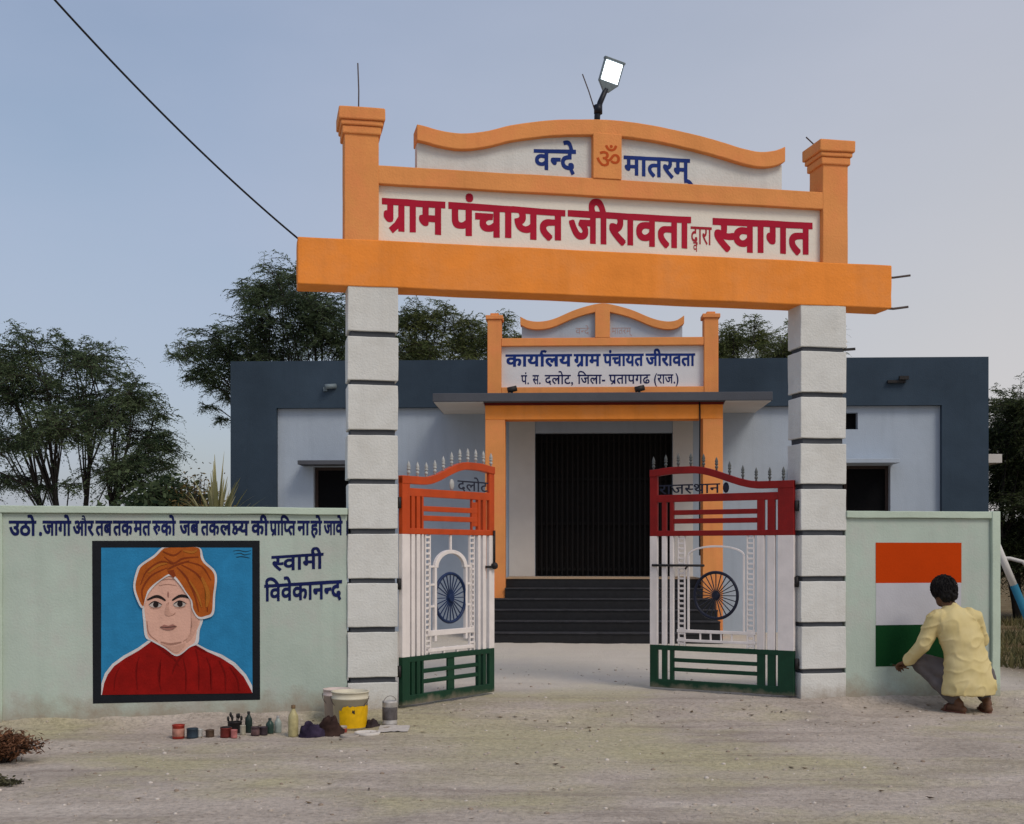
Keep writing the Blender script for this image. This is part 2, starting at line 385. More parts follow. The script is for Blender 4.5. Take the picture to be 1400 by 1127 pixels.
# ------------------------------------------------------------------ sign painter's letters (outlines in thousandths of the letter size)
GLYPHS = {
    'क': "777,551 452,551 452,349 486,377 525,393 569,399 610,394 645,381 675,358 698,326 711,286 716,239 714,208 709,175 701,141 689,107 672,73 651,39 579,80 595,102 608,127 620,154 629,182 634,210 636,237 634,266 627,289 616,307 602,320 584,327 562,330 526,322 489,298 452,258 452,0 371,0 371,174 312,136 286,126 258,120 226,118 195,120 166,126 138,137 112,152 90,171 71,194 57,222 49,254 46,290 52,340 70,382 101,417 141,443 189,459 244,464 296,460 339,454 333,381 292,388 249,391 213,388 183,379 159,365 141,345 131,321 127,292 130,260 141,234 158,214 179,199 202,191 228,188 256,190 282,197 306,209 371,260 371,551 0,551 0,622 777,622",
    'ग': "208,551 208,234 196,193 160,178 143,180 125,187 106,199 60,250 49,270 43,289 41,308 54,345 66,353 82,357 102,359 127,359 127,551 0,551 0,622 578,622 578,551 474,551 474,0 393,0 393,551",
    'च': "649,551 545,551 545,0 465,0 465,165 403,133 377,125 349,120 317,118 269,123 227,137 190,161 163,193 146,231 141,275 154,330 185,371 38,369 38,441 331,441 367,440 389,440 382,370 350,370 314,367 283,359 256,346 237,327 225,303 221,274 224,248 234,226 250,210 270,198 293,190 317,188 349,190 377,198 402,210 425,225 446,242 465,260 465,551 0,551 0,622 649,622",
    'ज': "653,551 653,0 572,0 572,370 435,370 378,373 400,352 420,329 436,303 448,276 456,247 458,218 456,189 449,163 438,141 422,122 404,107 384,95 360,87 336,82 310,80 275,83 242,94 209,110 177,135 147,169 117,212 88,264 59,327 31,401 102,426 133,344 165,276 198,222 232,184 268,161 306,153 326,155 344,161 358,170 370,184 377,203 379,227 376,256 365,283 348,310 327,335 301,357 273,377 302,441 572,441 572,551 0,551 0,622 757,622 757,551",
    'ट': "519,551 371,551 371,349 316,349 236,341 181,318 150,290 132,255 126,215 128,185 136,158 148,136 164,116 183,101 206,89 230,81 256,76 283,74 317,75 348,80 375,86 455,121 482,47 388,14 355,6 321,2 286,0 242,3 200,12 162,26 129,46 100,71 77,101 60,136 49,176 46,220 50,261 61,298 80,330 105,357 135,379 170,397 207,410 247,417 288,420 290,420 290,551 0,551 0,622 519,622",
    'ठ': "600,551 371,551 371,414 420,391 462,362 495,328 519,288 534,245 539,198 535,154 524,116 506,84 482,58 452,37 418,20 380,9 340,2 297,0 227,6 166,25 115,56 77,99 54,152 46,216 50,258 61,296 80,328 105,356 135,379 170,397 207,410 246,417 287,420 290,420 290,551 0,551 0,622 600,622|293,72 338,75 377,86 411,102 437,127 453,159 458,200 455,231 445,260 429,286 407,311 378,331 343,349 308,349 262,346 221,337 187,321 170,309 155,294 142,276 133,257 128,235 126,210 131,167 147,133 174,106 208,87 248,76",
    'त': "481,551 481,0 400,0 400,328 291,328 200,322 150,299 137,284 129,263 126,237 130,205 142,173 163,142 191,111 227,77 271,40 217,-12 132,68 107,95 86,123 68,151 55,180 48,211 45,242 46,265 51,286 58,305 93,351 114,366 137,378 163,388 193,394 230,398 272,399 400,399 400,551 0,551 0,622 584,622 584,551",
    'द': "413,-58 373,11 342,73 316,70 287,68 202,78 175,87 149,98 124,112 102,130 83,151 68,176 56,204 48,236 46,272 48,300 53,325 62,348 102,401 126,419 153,433 183,443 216,450 252,455 290,456 295,456 295,551 0,551 0,622 534,622 534,551 376,551 376,385 327,385 234,378 173,355 138,317 126,262 130,229 144,200 166,174 197,155 237,144 287,140 299,140 312,141 306,176 308,197 315,214 327,226 373,240 399,237 421,229 438,216 451,199 458,181 461,162 459,142 455,126 446,112 410,86 438,36 480,-24",
    'न': "0,622 569,622 569,551 466,551 466,0 385,0 385,298 204,298 204,244 190,202 153,188 137,190 120,197 102,209 56,260 45,280 39,299 37,318 50,355 62,363 78,367 98,369 385,369 385,551 0,551",
    'प': "479,551 479,0 398,0 398,191 335,159 311,152 284,147 254,146 228,148 204,152 182,160 161,169 143,181 128,194 113,213 100,234 91,258 84,285 80,318 79,358 79,551 0,551 0,622 583,622 583,551|398,551 160,551 160,369 163,304 172,266 190,240 208,227 233,220 263,217 289,219 314,225 338,236 398,280",
    'ब': "585,551 482,551 482,0 401,0 401,165 336,132 308,124 276,120 241,118 205,120 171,127 140,139 113,155 90,174 71,198 57,224 49,253 46,286 53,339 73,383 106,418 151,444 204,459 265,464 299,462 338,459 369,454 363,385 318,392 268,395 230,392 365,224 401,256 401,551 0,551 0,622 585,622|127,287 131,255 142,229 160,210 184,195 212,187 242,184 276,187 308,195 168,370 145,348 132,321",
    'म': "509,551 509,0 428,0 428,250 207,250 207,213 205,193 201,177 192,166 159,151 119,164 80,196 50,237 39,278 52,308 100,321 126,321 126,551 0,551 0,622 612,622 612,551|428,551 207,551 207,321 428,321",
    'य': "595,622 595,551 491,551 491,0 410,0 410,179 343,146 316,138 286,134 253,132 197,139 148,159 108,192 75,237 52,291 38,353 76,363 106,375 130,390 147,407 157,430 160,457 148,509 123,551 0,551 0,622|129,301 143,271 160,247 180,228 202,214 228,206 259,203 291,205 320,212 346,224 370,239 391,256 410,274 410,551 211,551 227,516 237,481 240,445 228,381 191,333",
    'र': "395,42 341,-12 230,87 138,181 75,256 46,305 40,340 55,376 67,385 83,391 104,393 148,382 181,349 205,363 224,380 238,399 248,420 254,443 256,468 251,514 239,551 0,551 0,622 424,622 424,551 320,551 329,525 334,494 336,458 334,423 326,392 314,365 298,341 278,319 254,300 227,284 198,268 167,254 199,219 233,183 272,146 312,110 353,75",
    'ल': "0,551 0,622 693,622 693,551 589,551 589,0 508,0 508,355 494,356 445,344 429,334 413,319 397,300 382,276 369,245 356,208 279,232 288,261 299,288 311,313 263,342 209,353 184,350 164,343 148,330 136,313 128,294 126,271 128,246 136,222 148,198 164,175 185,151 210,126 309,40 255,-12 149,84 119,114 94,145 73,176 57,207 48,240 45,275 48,308 56,337 70,362 87,382 108,398 131,410 156,419 180,424 204,426 232,424 259,420 284,412 308,400 332,387 354,370 396,401 444,420 499,426 508,426 508,551",
    'व': "571,551 467,551 467,0 387,0 387,165 324,132 297,124 267,120 233,118 198,120 166,127 137,139 111,155 89,174 70,198 57,224 49,253 46,286 52,339 72,383 104,418 146,444 196,459 255,464 288,462 326,459 354,454 349,381 306,388 259,391 221,388 188,379 162,364 143,343 131,318 127,287 130,256 141,231 158,212 181,199 206,191 235,188 268,191 298,198 324,210 387,260 387,551 0,551 0,622 571,622",
    'स': "587,551 587,0 506,0 506,266 448,254 380,251 292,258 212,277 167,253 196,218 228,182 264,146 301,110 340,75 380,42 326,-12 220,87 133,181 73,256 46,305 40,340 55,376 67,385 83,391 104,393 148,382 181,350 194,364 203,380 210,398 217,458 212,512 201,551 0,551 0,622 691,622 691,551|369,322 440,326 506,339 506,551 281,551 293,511 298,458 288,385 262,333 297,327 333,323",
    'ह': "321,69 380,98 393,112 400,128 403,148 400,171 390,191 374,208 351,219 319,227 280,229 238,226 202,216 174,200 154,179 142,154 138,124 150,64 160,44 175,22 196,0 224,-26 259,-56 302,-89 248,-142 192,-96 145,-51 108,-9 80,34 64,80 58,130 60,154 65,177 74,198 115,248 82,292 75,310 70,330 69,352 79,400 106,433 158,458 229,465 361,465 361,551 0,551 0,622 546,622 546,551 442,551 442,394 230,394 186,391 164,381 149,347 159,312 183,284 215,293 249,298 284,300 327,298 365,291 396,279 423,264 444,245 460,224 472,202 479,178 481,153 477,117 466,85 447,57 421,34 388,16 348,2",
    'ढ': "307,0 257,3 212,12 170,28 134,48 104,75 79,106 61,143 50,185 46,231 50,275 62,314 82,348 109,378 140,402 177,420 217,434 260,443 305,446 305,551 0,551 0,622 577,622 577,551 385,551 385,375 346,375 307,374 274,371 248,366 188,341 170,327 154,311 142,292 133,271 128,247 126,221 130,185 140,153 158,126 182,104 212,87 248,75 240,102 235,129 233,157 235,179 240,201 250,221 262,240 279,256 298,270 322,280 349,286 380,288 411,286 438,280 460,270 480,256 495,240 507,221 516,201 521,179 523,157 517,113 497,75 466,44 422,19 369,5|306,140 308,116 314,92 323,70 357,73 387,81 413,94 432,111 444,132 448,157 446,176 440,191 430,204 418,213 403,219 385,221 363,219 344,211 328,200 316,183 308,163",
    'थ': "553,551 553,0 472,0 472,180 403,146 375,138 343,134 308,132 254,137 206,154 164,180 128,218 101,265 83,322 140,337 185,356 216,378 238,403 251,433 255,467 252,498 245,523 232,542 214,557 194,565 171,568 130,556 114,521 123,492 150,472 195,461 187,391 147,399 112,413 84,430 63,454 50,483 46,519 50,553 62,581 82,604 109,619 139,629 172,632 199,630 225,624 250,614 274,601 294,583 312,561 325,535 333,504 336,469 332,423 318,383 296,349 266,320 228,295 182,274 198,252 215,234 234,220 256,211 282,205 314,203 347,205 377,212 403,223 427,238 450,255 472,275 472,551 390,551 390,622 656,622 656,551",
    'उ': "0,622 563,622 563,551 453,551 471,524 481,495 485,464 476,409 450,364 406,328 429,306 451,281 470,254 486,223 496,189 499,152 497,120 489,92 476,68 460,47 439,30 415,17 388,8 359,2 328,0 291,3 254,14 220,30 186,55 153,88 120,130 89,181 59,242 29,313 100,338 119,288 140,242 162,200 184,164 209,133 234,108 262,89 290,78 320,74 346,76 368,82 388,92 402,108 411,131 414,160 412,187 404,212 392,236 375,258 354,280 329,301 264,294 259,364 304,368 341,376 368,390 388,409 400,433 404,463 389,516 351,551 0,551",
    'औ': "470,218 465,175 450,141 424,114 392,95 354,84 312,80 257,87 206,108 159,144 115,196 71,267 29,356 100,382 129,316 160,260 193,214 228,180 265,160 305,153 329,155 349,161 367,170 380,185 388,203 391,227 389,251 382,273 370,293 318,347 260,341 255,411 296,415 328,423 352,435 367,451 377,471 380,494 377,516 370,533 356,546 340,555 322,560 302,562 235,552 171,525 146,594 210,620 237,627 266,631 298,632 346,628 386,615 418,593 441,565 454,532 459,495 452,447 429,407 392,375 412,355 486,350 543,353 594,363 594,551 521,551 521,622 1038,622 1038,551 934,551 934,0 853,0 853,551 675,551 675,0 594,0 594,290 547,282 498,279 455,282 463,262 468,240|844,615 794,674 750,698 703,703 662,697 621,682 595,751 643,767 697,773 726,771 753,763 777,752 799,735 819,715 836,692 840,694 801,774 760,815 707,827 667,823 637,813 614,882 641,890 672,894 705,896 739,893 771,885 798,870 824,850 848,820 870,784 890,737 910,681 929,615",
    'ा': "170,551 170,0 89,0 89,551 0,551 0,622 273,622 273,551",
    'ि': "89,551 0,551 0,622 80,622 60,669 53,724 59,773 79,814 111,849 154,875 206,891 266,896 356,888 440,862 516,820 585,763 648,695 704,615 620,615 515,731 402,801 283,824 240,821 203,811 174,794 152,772 138,746 134,714 144,662 165,622 273,622 273,551 170,551 170,0 89,0",
    'ी': "-185,615 -211,682 -220,748 -215,789 -201,824 -178,854 -146,878 -107,891 -61,896 -23,893 10,883 39,868 64,845 87,815 108,778 127,734 145,682 163,622 273,622 273,551 170,551 170,0 89,0 89,551 0,551 0,622 87,622 68,685 49,736 28,776 5,803 -23,819 -57,825 -82,822 -102,814 -118,800 -130,782 -137,760 -139,733 -129,672 -105,615",
    'ु': "-248,-12 -212,1 -174,8 -136,11 -90,7 -51,-6 -20,-28 4,-56 17,-90 22,-129 17,-167 1,-201 -24,-229 -60,-251 -104,-264 -157,-268 -219,-263 -275,-248 -324,-222 -370,-188 -414,-147 -455,-100 -394,-57 -368,-87 -344,-113 -320,-136 -296,-155 -271,-170 -246,-182 -218,-190 -189,-194 -157,-196 -98,-188 -63,-163 -51,-122 -54,-102 -62,-86 -76,-73 -93,-64 -111,-59 -131,-57 -180,-62 -222,-79",
    'े': "-169,615 -183,664 -197,705 -210,740 -225,767 -240,788 -256,804 -274,815 -293,821 -315,823 -354,818 -385,809 -409,882 -382,890 -351,894 -318,896 -284,893 -252,885 -224,870 -199,850 -175,820 -154,784 -133,737 -113,681 -94,615",
    'ो': "170,551 170,0 89,0 89,551 0,551 0,622 273,622 273,551|90,615 76,664 62,705 48,740 34,767 19,788 3,804 -15,815 -34,821 -56,823 -95,818 -126,809 -150,882 -123,890 -92,894 -59,896 -25,893 7,885 34,870 60,850 84,820 106,784 126,737 146,681 165,615",
    'ं': "-185,772 -168,813 -130,830 -91,813 -75,772 -91,731 -130,714 -168,731",
    '्': "-179,-44 -131,-39 -88,-42 -48,-50 -12,-64 20,-83 50,-106 78,-133 103,-163 128,-194 151,-227 94,-268 61,-219 27,-180 -6,-150 -42,-130 -82,-117 -125,-113 -148,-114 -167,-118",
    'ॐ': "502,816 516,852 552,866 587,852 602,816 587,780 552,766 516,780|759,833 740,772 715,725 682,690 644,667 601,654 553,649 507,654 465,669 427,694 393,729 364,775 339,833 408,856 426,813 446,778 468,751 493,732 522,720 555,716 590,720 619,733 642,754 659,782 674,817 686,858|470,218 465,175 450,141 424,114 392,95 354,84 312,80 257,87 206,108 159,144 115,196 71,267 29,356 100,382 129,316 160,260 193,214 228,180 265,160 305,153 329,155 349,161 367,170 380,185 388,203 391,227 389,251 382,273 370,293 318,347 260,341 255,411 296,415 328,423 352,435 367,451 377,471 380,494 377,516 370,533 356,546 340,555 322,560 302,562 235,552 171,525 146,594 210,620 237,627 266,631 298,632 346,628 386,615 418,593 441,565 454,532 459,495 457,469 451,445 440,423 426,403 408,385 385,370 416,350 446,344 482,356 516,396 546,443 569,477 593,503 616,523 641,536 671,544 705,547 730,545 754,539 778,528 800,514 819,494 836,470 848,442 855,407 858,368 853,318 837,275 810,239 775,212 733,196 683,191 654,193 627,199 603,208 537,254 586,307 632,274 686,262 709,265 730,274 750,288 765,309 775,336 778,369 776,401 768,427 756,448 741,464 723,473 702,476 684,474 668,468 654,459 610,401 583,357 568,334 551,314 532,297 511,284 486,277 457,274",
    '।': "194,622 275,622 275,0 194,0",
    '(': "167,232 183,404 231,557 311,694 258,694 155,559 88,400 64,232 88,64 155,-95 258,-230 311,-230 231,-93 183,60",
    ')': "156,232 140,60 92,-93 12,-230 65,-230 168,-95 235,64 259,232 235,400 168,559 65,694 12,694 92,557 140,404",
    ',': "59,-118 124,-84 163,-32 176,26 167,77 143,111 105,123 75,116 54,95 46,66 52,37 69,18 95,10 97,-29 85,-69 59,-99",
    '.': "109,111 79,103 57,81 49,51 57,21 79,-1 109,-9 139,-1 161,21 169,51 161,81 139,103",
    '-': "283,267 40,267 40,174 283,174",
}

_gc = {}
def stroke_outline(pts, wd):
    """outline of a brush stroke along pts"""
    L = []; Rr = []
    for i, p in enumerate(pts):
        a = pts[max(i-1, 0)]; b = pts[min(i+1, len(pts)-1)]
        d = Vector((b[0]-a[0], b[1]-a[1])).normalized(); nn = Vector((-d.y, d.x)) * wd / 2
        L.append((p[0]+nn.x, p[1]+nn.y)); Rr.append((p[0]-nn.x, p[1]-nn.y))
    return L + Rr[::-1]
def glyph(ch, bold, half=False):
    """flat triangulated letter: (verts, faces, advance)"""
    key = (ch, round(bold, 4), half)
    if key in _gc: return _gc[key]
    polys = [[tuple(map(int, p.split(','))) for p in q.split(' ')] for q in GLYPHS[ch].split('|')]
    adv = max(p[0] for q in polys for p in q) / 1000
    cu = bpy.data.curves.new('g', 'CURVE'); cu.dimensions = '2D'; cu.fill_mode = 'BOTH'; cu.offset = bold
    for q in polys:
        sp = cu.splines.new('POLY'); sp.points.add(len(q) - 1); sp.use_cyclic_u = True
        for p, (x, y) in zip(sp.points, q): p.co = (x/1000, y/1000, 0, 1)
    o = bpy.data.objects.new('g', cu); C.objects.link(o)
    me = bpy.data.meshes.new_from_object(o.evaluated_get(bpy.context.evaluated_depsgraph_get()))
    bpy.data.objects.remove(o); bpy.data.curves.remove(cu)
    if half:
        bm = bmesh.new(); bm.from_mesh(me)
        cut = adv - .190 - bold
        bmesh.ops.bisect_plane(bm, geom=bm.verts[:]+bm.edges[:]+bm.faces[:], plane_co=(cut,0,0), plane_no=(1,0,0), clear_outer=True)
        bm.to_mesh(me); bm.free(); adv = cut
    vs = [(v.co.x, v.co.y) for v in me.vertices]; fs = [tuple(p.vertices) for p in me.polygons]
    bpy.data.meshes.remove(me)
    _gc[key] = (vs, fs, adv); return _gc[key]

# letters the outline table lacks, as brush strokes on the same body height: half ksha, ru, the r-hook, the r-slash
STROKES = {
 'K': ([[(0,.585),(.50,.585)], [(.20,.56),(.12,.46),(.18,.36),(.34,.35)], [(.34,.36),(.13,.27),(.10,.12),(.22,.05),(.36,.12)], [(.36,.12),(.30,.22),(.44,.26),(.52,.22)]], .46),
 'U': ([[(0,.585),(.64,.585)], [(.30,.56),(.33,.44),(.24,.34),(.10,.32)], [(.12,.33),(.24,.18),(.38,.01)], [(.24,.30),(.40,.40),(.52,.36),(.52,.24),(.40,.20)]], .64),
}
MARKS = {
 'R': [[(-.13,.60),(-.20,.70),(-.16,.80),(-.04,.82),(.05,.77)]],
 '/': [[(-.16,.24),(-.25,.10),(-.40,-.03)]],
}
ADV = {'ि': .259, 'ा': .273, 'ी': .273, 'ो': .273}
ZERO = 'ुें्'
def letters(word, bold):
    vs = []; fs = []; pen = 0.0; lay = 0
    def put(v, f, dx, dy=0, sc=1):
        nonlocal lay
        o = len(vs); z = lay * .00004; lay += 1
        vs.extend((x*sc + dx, y*sc + dy, z) for x, y in v); fs.extend(tuple(o+i for i in q) for q in f)
    def brush(lines, dx):
        for ln in lines:
            wd = .078 + 2 * bold
            out = stroke_outline(ln, wd); n = len(out) // 2
            put(out, [(i, i+1, 2*n-2-i, 2*n-1-i) for i in range(n-1)], dx)
    i = 0
    while i < len(word):
        ch = word[i]; half = i + 1 < len(word) and word[i+1] == '~'
        if ch == ' ': pen += .22
        elif ch in STROKES: brush(STROKES[ch][0], pen); pen += STROKES[ch][1]
        elif ch in MARKS: brush(MARKS[ch], pen)
        elif ch == 'V':
            v, f, a = glyph('व', bold); put(v, f, pen - .36, -.30, .55)
        else:
            v, f, a = glyph(ch, min(bold, .018), half)
            put(v, f, pen)
            e = bold - .018
            if e > 0:                                # heavier letters: the brush goes round the outline again
                for dx, dy in ((e,e),(-e,e),(e,-e),(-e,-e)): put(v, f, pen + dx, dy)
            if ch not in ZERO: pen += ADV.get(ch, a) + (.05 if ch in '.,-()।' else 0)
        i += 2 if half else 1
    return vs, fs, pen
def lettering(name, runs, mat, parent, y, proud=.0022):
    """runs: (word, x0, x1, z base left, z head left, z base right, z head right, bold); stands proud of plane y, reads from -y"""
    b = MB()
    for word, x0, x1, zb, zh, zb2, zh2, bold in runs:
        vs, fs, wd = letters(word, bold)
        out = []
        for x, v, z in vs:
            t = x / wd; lo = zb + (zb2 - zb) * t; hi = zh + (zh2 - zh) * t
            jit = (zh - zb) * (.022 * noise.noise((x*1.7, v*1.7, len(word))) + .010 * noise.noise((x*6, v*6, 3.0 + len(word))))
            out.append((x0 + (x1 - x0) * t, y - proud - z, lo + (hi - lo) * v / .622 + jit))
        b.add(out, fs)
    return b.build(name, mat, parent, recalc=False)

# ------------------------------------------------------------------ the gateway
gate = thing('gateway', 'tall orange and white entrance gateway with red and blue lettering across its beam', 'gateway', (G0[0], G0[1], 0), TH)
GR = [.234, .633, 1.022, 1.415, 1.81, 2.20, 2.595, 2.982]
def column(s0, s1):
    b = MB(); z = -.35; y0, y1 = 0, .27
    for g in GR + [None]:
        e = [random.uniform(-.004, .004) for _ in range(4)]
        gh = random.uniform(.018, .025)
        top = 3.362 if g is None else g - gh
        b.box(s0+e[0], s1+e[1], y0+e[2], y1+e[3], z, top)
        if g is not None:
            b.box(s0+.022, s1-.022, y0+.022, y1-.022, top, g+gh, 1, skip='tb'); z = g + gh
    return uneven(b.build('column', [M['white'], M['groove']], gate, bevel=.007), .004, 4, 5.0)
column(-.20, .20); column(3.632, 4.048)
uneven(MB().box(-.59, 4.468, -.006, .28, 3.355, 3.727).build('cross_beam', M['orange'], gate, bevel=.009), .005, 26)
def pillar(s0, s1):
    p = uneven(MB().box(s0, s1, 0, .27, 3.70, 4.60).build('pillar', M['peach'], gate, bevel=.007), .003, 6, 5.0)
    c = MB().box(s0-.018, s1+.018, -.018, .288, 4.56, 4.625).box(s0-.032, s1+.032, -.032, .302, 4.6252, 4.665).box(s0-.048, s1+.048, -.048, .318, 4.6652, 4.765)
    uneven(c.build('cap', M['peach'], p, bevel=.011), .003, 3, 6.0)
pillar(-.225, .046); pillar(3.831, 4.062)
uneven(MB().box(.040, 3.836, .004, .25, 4.18, 4.326).build('sign_beam', M['peach'], gate, bevel=.007), .003, 20)
MB().box(.044, 3.833, .06, .16, 3.722, 4.184).build('sign_panel', M['cream'], gate)
# wavy pediment
KT = [(.35,4.672),(.42,4.660),(.52,4.638),(.66,4.622),(.80,4.632),(.95,4.665),(1.125,4.718),(1.43,4.776),(1.737,4.806),(1.93,4.815),(2.12,4.810),(2.364,4.790),(2.683,4.742),(2.95,4.688),(3.12,4.650),(3.267,4.634),(3.40,4.652),(3.491,4.692)]
def spl(K, n=70):
    xs = [k[0] for k in K]; out = []
    for i in range(n + 1):
        x = xs[0] + (xs[-1] - xs[0]) * i / n
        j = max(0, min(len(K) - 2, sum(1 for q in xs if q <= x) - 1))
        p0, p1, p2, p3 = K[max(j-1,0)], K[j], K[j+1], K[min(j+2, len(K)-1)]
        t = (x - p1[0]) / (p2[0] - p1[0])
        m1 = (p2[1]-p0[1]) / (p2[0]-p0[0]) * (p2[0]-p1[0]); m2 = (p3[1]-p1[1]) / (p3[0]-p1[0]) * (p2[0]-p1[0])
        out.append((x, (2*t**3-3*t*t+1)*p1[1] + (t**3-2*t*t+t)*m1 + (-2*t**3+3*t*t)*p2[1] + (t**3-t*t)*m2))
    return out
top = spl(KT); bot = [(x, z - .128) for x, z in top]
uneven(MB().strip(top, bot, 0, .24).build('pediment_band', M['peach'], gate, bevel=.007), .003, 0, 4.0)
MB().box(1.805, 2.048, -.004, .24, 4.3262, 4.70).build('centre_block', M['peach'], gate, bevel=.005)
for a, b_ in ((.358, 1.807), (2.046, 3.483)):
    q = [(x, z - .12) for x, z in top if a <= x <= b_]
    q = [(a, q[0][1])] + q + [(b_, q[-1][1])]
    MB().strip(q, [(x, 4.322) for x, z in q], .06, .20).build('pediment_panel', M['white'], gate)
lettering('lettering', [('ग/ाम', .087, .576, 3.838, 4.070, 3.822, 4.066, .034), ('पंचायत', .624, 1.572, 3.824, 4.066, 3.824, 4.052, .034),
                        ('जीरावता', 1.616, 2.659, 3.812, 4.054, 3.812, 4.052, .034), ('स~वागत', 2.873, 3.751, 3.802, 4.054, 3.812, 4.060, .034)], M['red'], gate, .06)
lettering('lettering', [('दVारा', 2.668, 2.852, 3.845, 3.985, 3.840, 3.985, .012)], M['redthin'], gate, .06)
lettering('lettering', [('वन~दे', 1.324, 1.668, 4.395, 4.545, 4.382, 4.560, .026)], M['blue'], gate, .06)
lettering('lettering', [('मातरम्', 2.088, 2.655, 4.392, 4.540, 4.385, 4.545, .026)], M['blue'], gate, .06)
lettering('om_symbol', [('ॐ', 1.826, 2.030, 4.41, 4.548, 4.41, 4.548, .008)], M['ompaint'], gate, -.004)
# bare rods left in the concrete
MB().tube([(-.10, .2, 4.76), (-.098, .2, 4.98), (-.106, .2, 5.20)], .006, 6).build('steel_rod', M['rebar'], gate)
MB().tube([(4.44, .14, 3.65), (4.56, .14, 3.655), (4.70, .10, 3.672)], .010, 6).build('steel_rod', M['rebar'], gate)
MB().tube([(4.44, .14, 3.385), (4.56, .14, 3.382), (4.68, .10, 3.396)], .011, 6).build('steel_rod', M['rebar'], gate)
MB().tube([(3.86, .16, 4.75), (3.80, .16, 4.80), (3.75, .16, 4.84)], .006, 6).build('steel_rod', M['rebar'], gate)

# small insulator on the right column
ins = thing('cable_insulator', 'small white insulator on a bracket at the right column of the gateway', 'insulator', gw(4.047, -.12, 3.0), TH)
MB().bar((-.01,0,0),(.14,0,.015), .022, .016).build('bracket', M['iron'], ins)
MB().lathe([(0.001,0),(.03,0),(.034,.02),(.02,.035),(.034,.05),(.026,.075),(.001,.08)], (.03,0,.02), 12).build('insulator_body', plain('glazed porcelain', (.75,.74,.72), .25), ins)

# solar street lamp on the pediment
lp = thing('street_lamp', 'black solar street lamp with a bright white panel above the gateway pediment', 'lamp', gw(1.90, -.12, 4.80), TH)
MB().tube([(-.030,0,-.02),(-.028,0,.08),(-.005,0,.19),(.042,-.025,.305)], [.026,.026,.024,.022], 12).tube([(-.02,0,.10),(-.02,0,.17)], .036, 12).build('lamp_arm', M['blackplastic'], lp)
hd = MB()
ax = Vector((.062, -.05, .245)).normalized(); sx = Vector((1, .06, -.11)); sx = (sx - ax * sx.dot(ax)).normalized(); nn = ax.cross(sx)
if nn.y > 0: nn = -nn
o0 = Vector((.047, -.028, .305))
def hp(a, b, c): return o0 + (sx*a + ax*b + nn*c) * .88
def slab(mb, outline, c0, c1, mi=0):
    n = len(outline); vs = [hp(a, b, c0) for a, b in outline] + [hp(a, b, c1) for a, b in outline]
    mb.add(vs, [tuple(range(n)), tuple(range(2*n-1, n-1, -1))] + [(i, (i+1) % n, n + (i+1) % n, n + i) for i in range(n)], mi)
slab(hd, [(-.03,-.03),(.03,-.03),(.085,.035),(.10,.05),(.10,.262),(-.10,.262),(-.10,.05),(-.085,.035)], -.026, .012)
slab(hd, [(-.106,.250),(.106,.250),(.106,.272),(-.106,.272)], -.030, .022)
hd.build('lamp_head', M['lampgrey'], lp, bevel=.005)
em, et, eb = newmat('lit lamp panel'); eb.inputs['Base Color'].default_value = (.8,.8,.8,1)
eb.inputs['Emission Color'].default_value = (.86,.95,1,1); eb.inputs['Emission Strength'].default_value = 4.0
pn = MB(); slab(pn, [(-.083,.062),(.083,.062),(.083,.243),(-.083,.243)], .012, .016); pn.build('light_panel', em, lp)
MB().tube([(-.05,0,.13),(-.10,0,.28),(-.155,0,.42)], .005, 6).build('antenna', M['rebar'], lp)

# ------------------------------------------------------------------ boundary walls
def wall_part(name, s0, s1, o0, o1, z0, z1, mat, par, bevel=.006):
    return uneven(MB().box(s0, s1, -o1, -o0, z0, z1).build(name, mat, par, bevel=bevel), .0035 if name != 'wall_body' else 0, 14)
wl = thing('boundary_wall', 'pale mint boundary wall with a blue slogan and a painted portrait', 'wall', (G0[0], G0[1], 0), TH)
wall_part('wall_body', -5.2, -.203, -.20, -.02, -.4, 1.545, M['mint'], wl)
wall_part('coping', -5.2, -.203, -.225, .012, 1.5455, 1.60, M['minttrim'], wl)
wall_part('pilaster', -2.90, -2.775, -.20, .005, -.4, 1.545, M['minttrim'], wl)
wr = thing('boundary_wall', 'short pale mint boundary wall with a tricolour flag painted on it', 'wall', (G0[0], G0[1], 0), TH)
wall_part('wall_body', 4.048, 5.42, -.20, -.02, -.4, 1.545, M['mint'], wr)
wall_part('coping', 4.048, 5.42, -.225, .012, 1.5455, 1.605, M['minttrim'], wr)
wall_part('pilaster', 5.4205, 5.50, -.215, .016, -.4, 1.607, M['minttrim'], wr)
WY = .02
def flat(polys_mats, name, par, lay0=.002):
    """paint laid on the wall: each (polygon in x,z / material) a hair proud of the one before"""
    b = MB(); ms = []
    for k, (poly, mat) in enumerate(polys_mats):
        if mat not in ms: ms.append(mat)
        y = WY - lay0 - .0003 * k
        bm = bmesh.new(); vv = [bm.verts.new((x, y, z)) for x, z in poly]; bm.faces.new(vv)
        bmesh.ops.triangulate(bm, faces=bm.faces[:]); bm.verts.index_update()
        b.add([v.co[:] for v in bm.verts], [[v.index for v in f.verts] for f in bm.faces], ms.index(mat)); bm.free()
    o = b.build(name, ms, par, recalc=False)
    return o
# flag
fo = paint('saffron flag paint', (.50,.046,.001), var=.08, bump=.15); fw = paint('white flag paint', (.50,.50,.54), var=.10, bump=.15); fg = paint('green flag paint', (.004,.045,.012), var=.12, bump=.15)
rect = lambda a, b, c, d: [(a, c), (b, c), (b, d), (a, d)]
fl = flat([(rect(4.328, 5.142, .982, 1.332), fo), (rect(4.331, 5.139, .619, .982), fw), (rect(4.328, 5.142, .262, .619), fg)], 'painted_flag', wr)
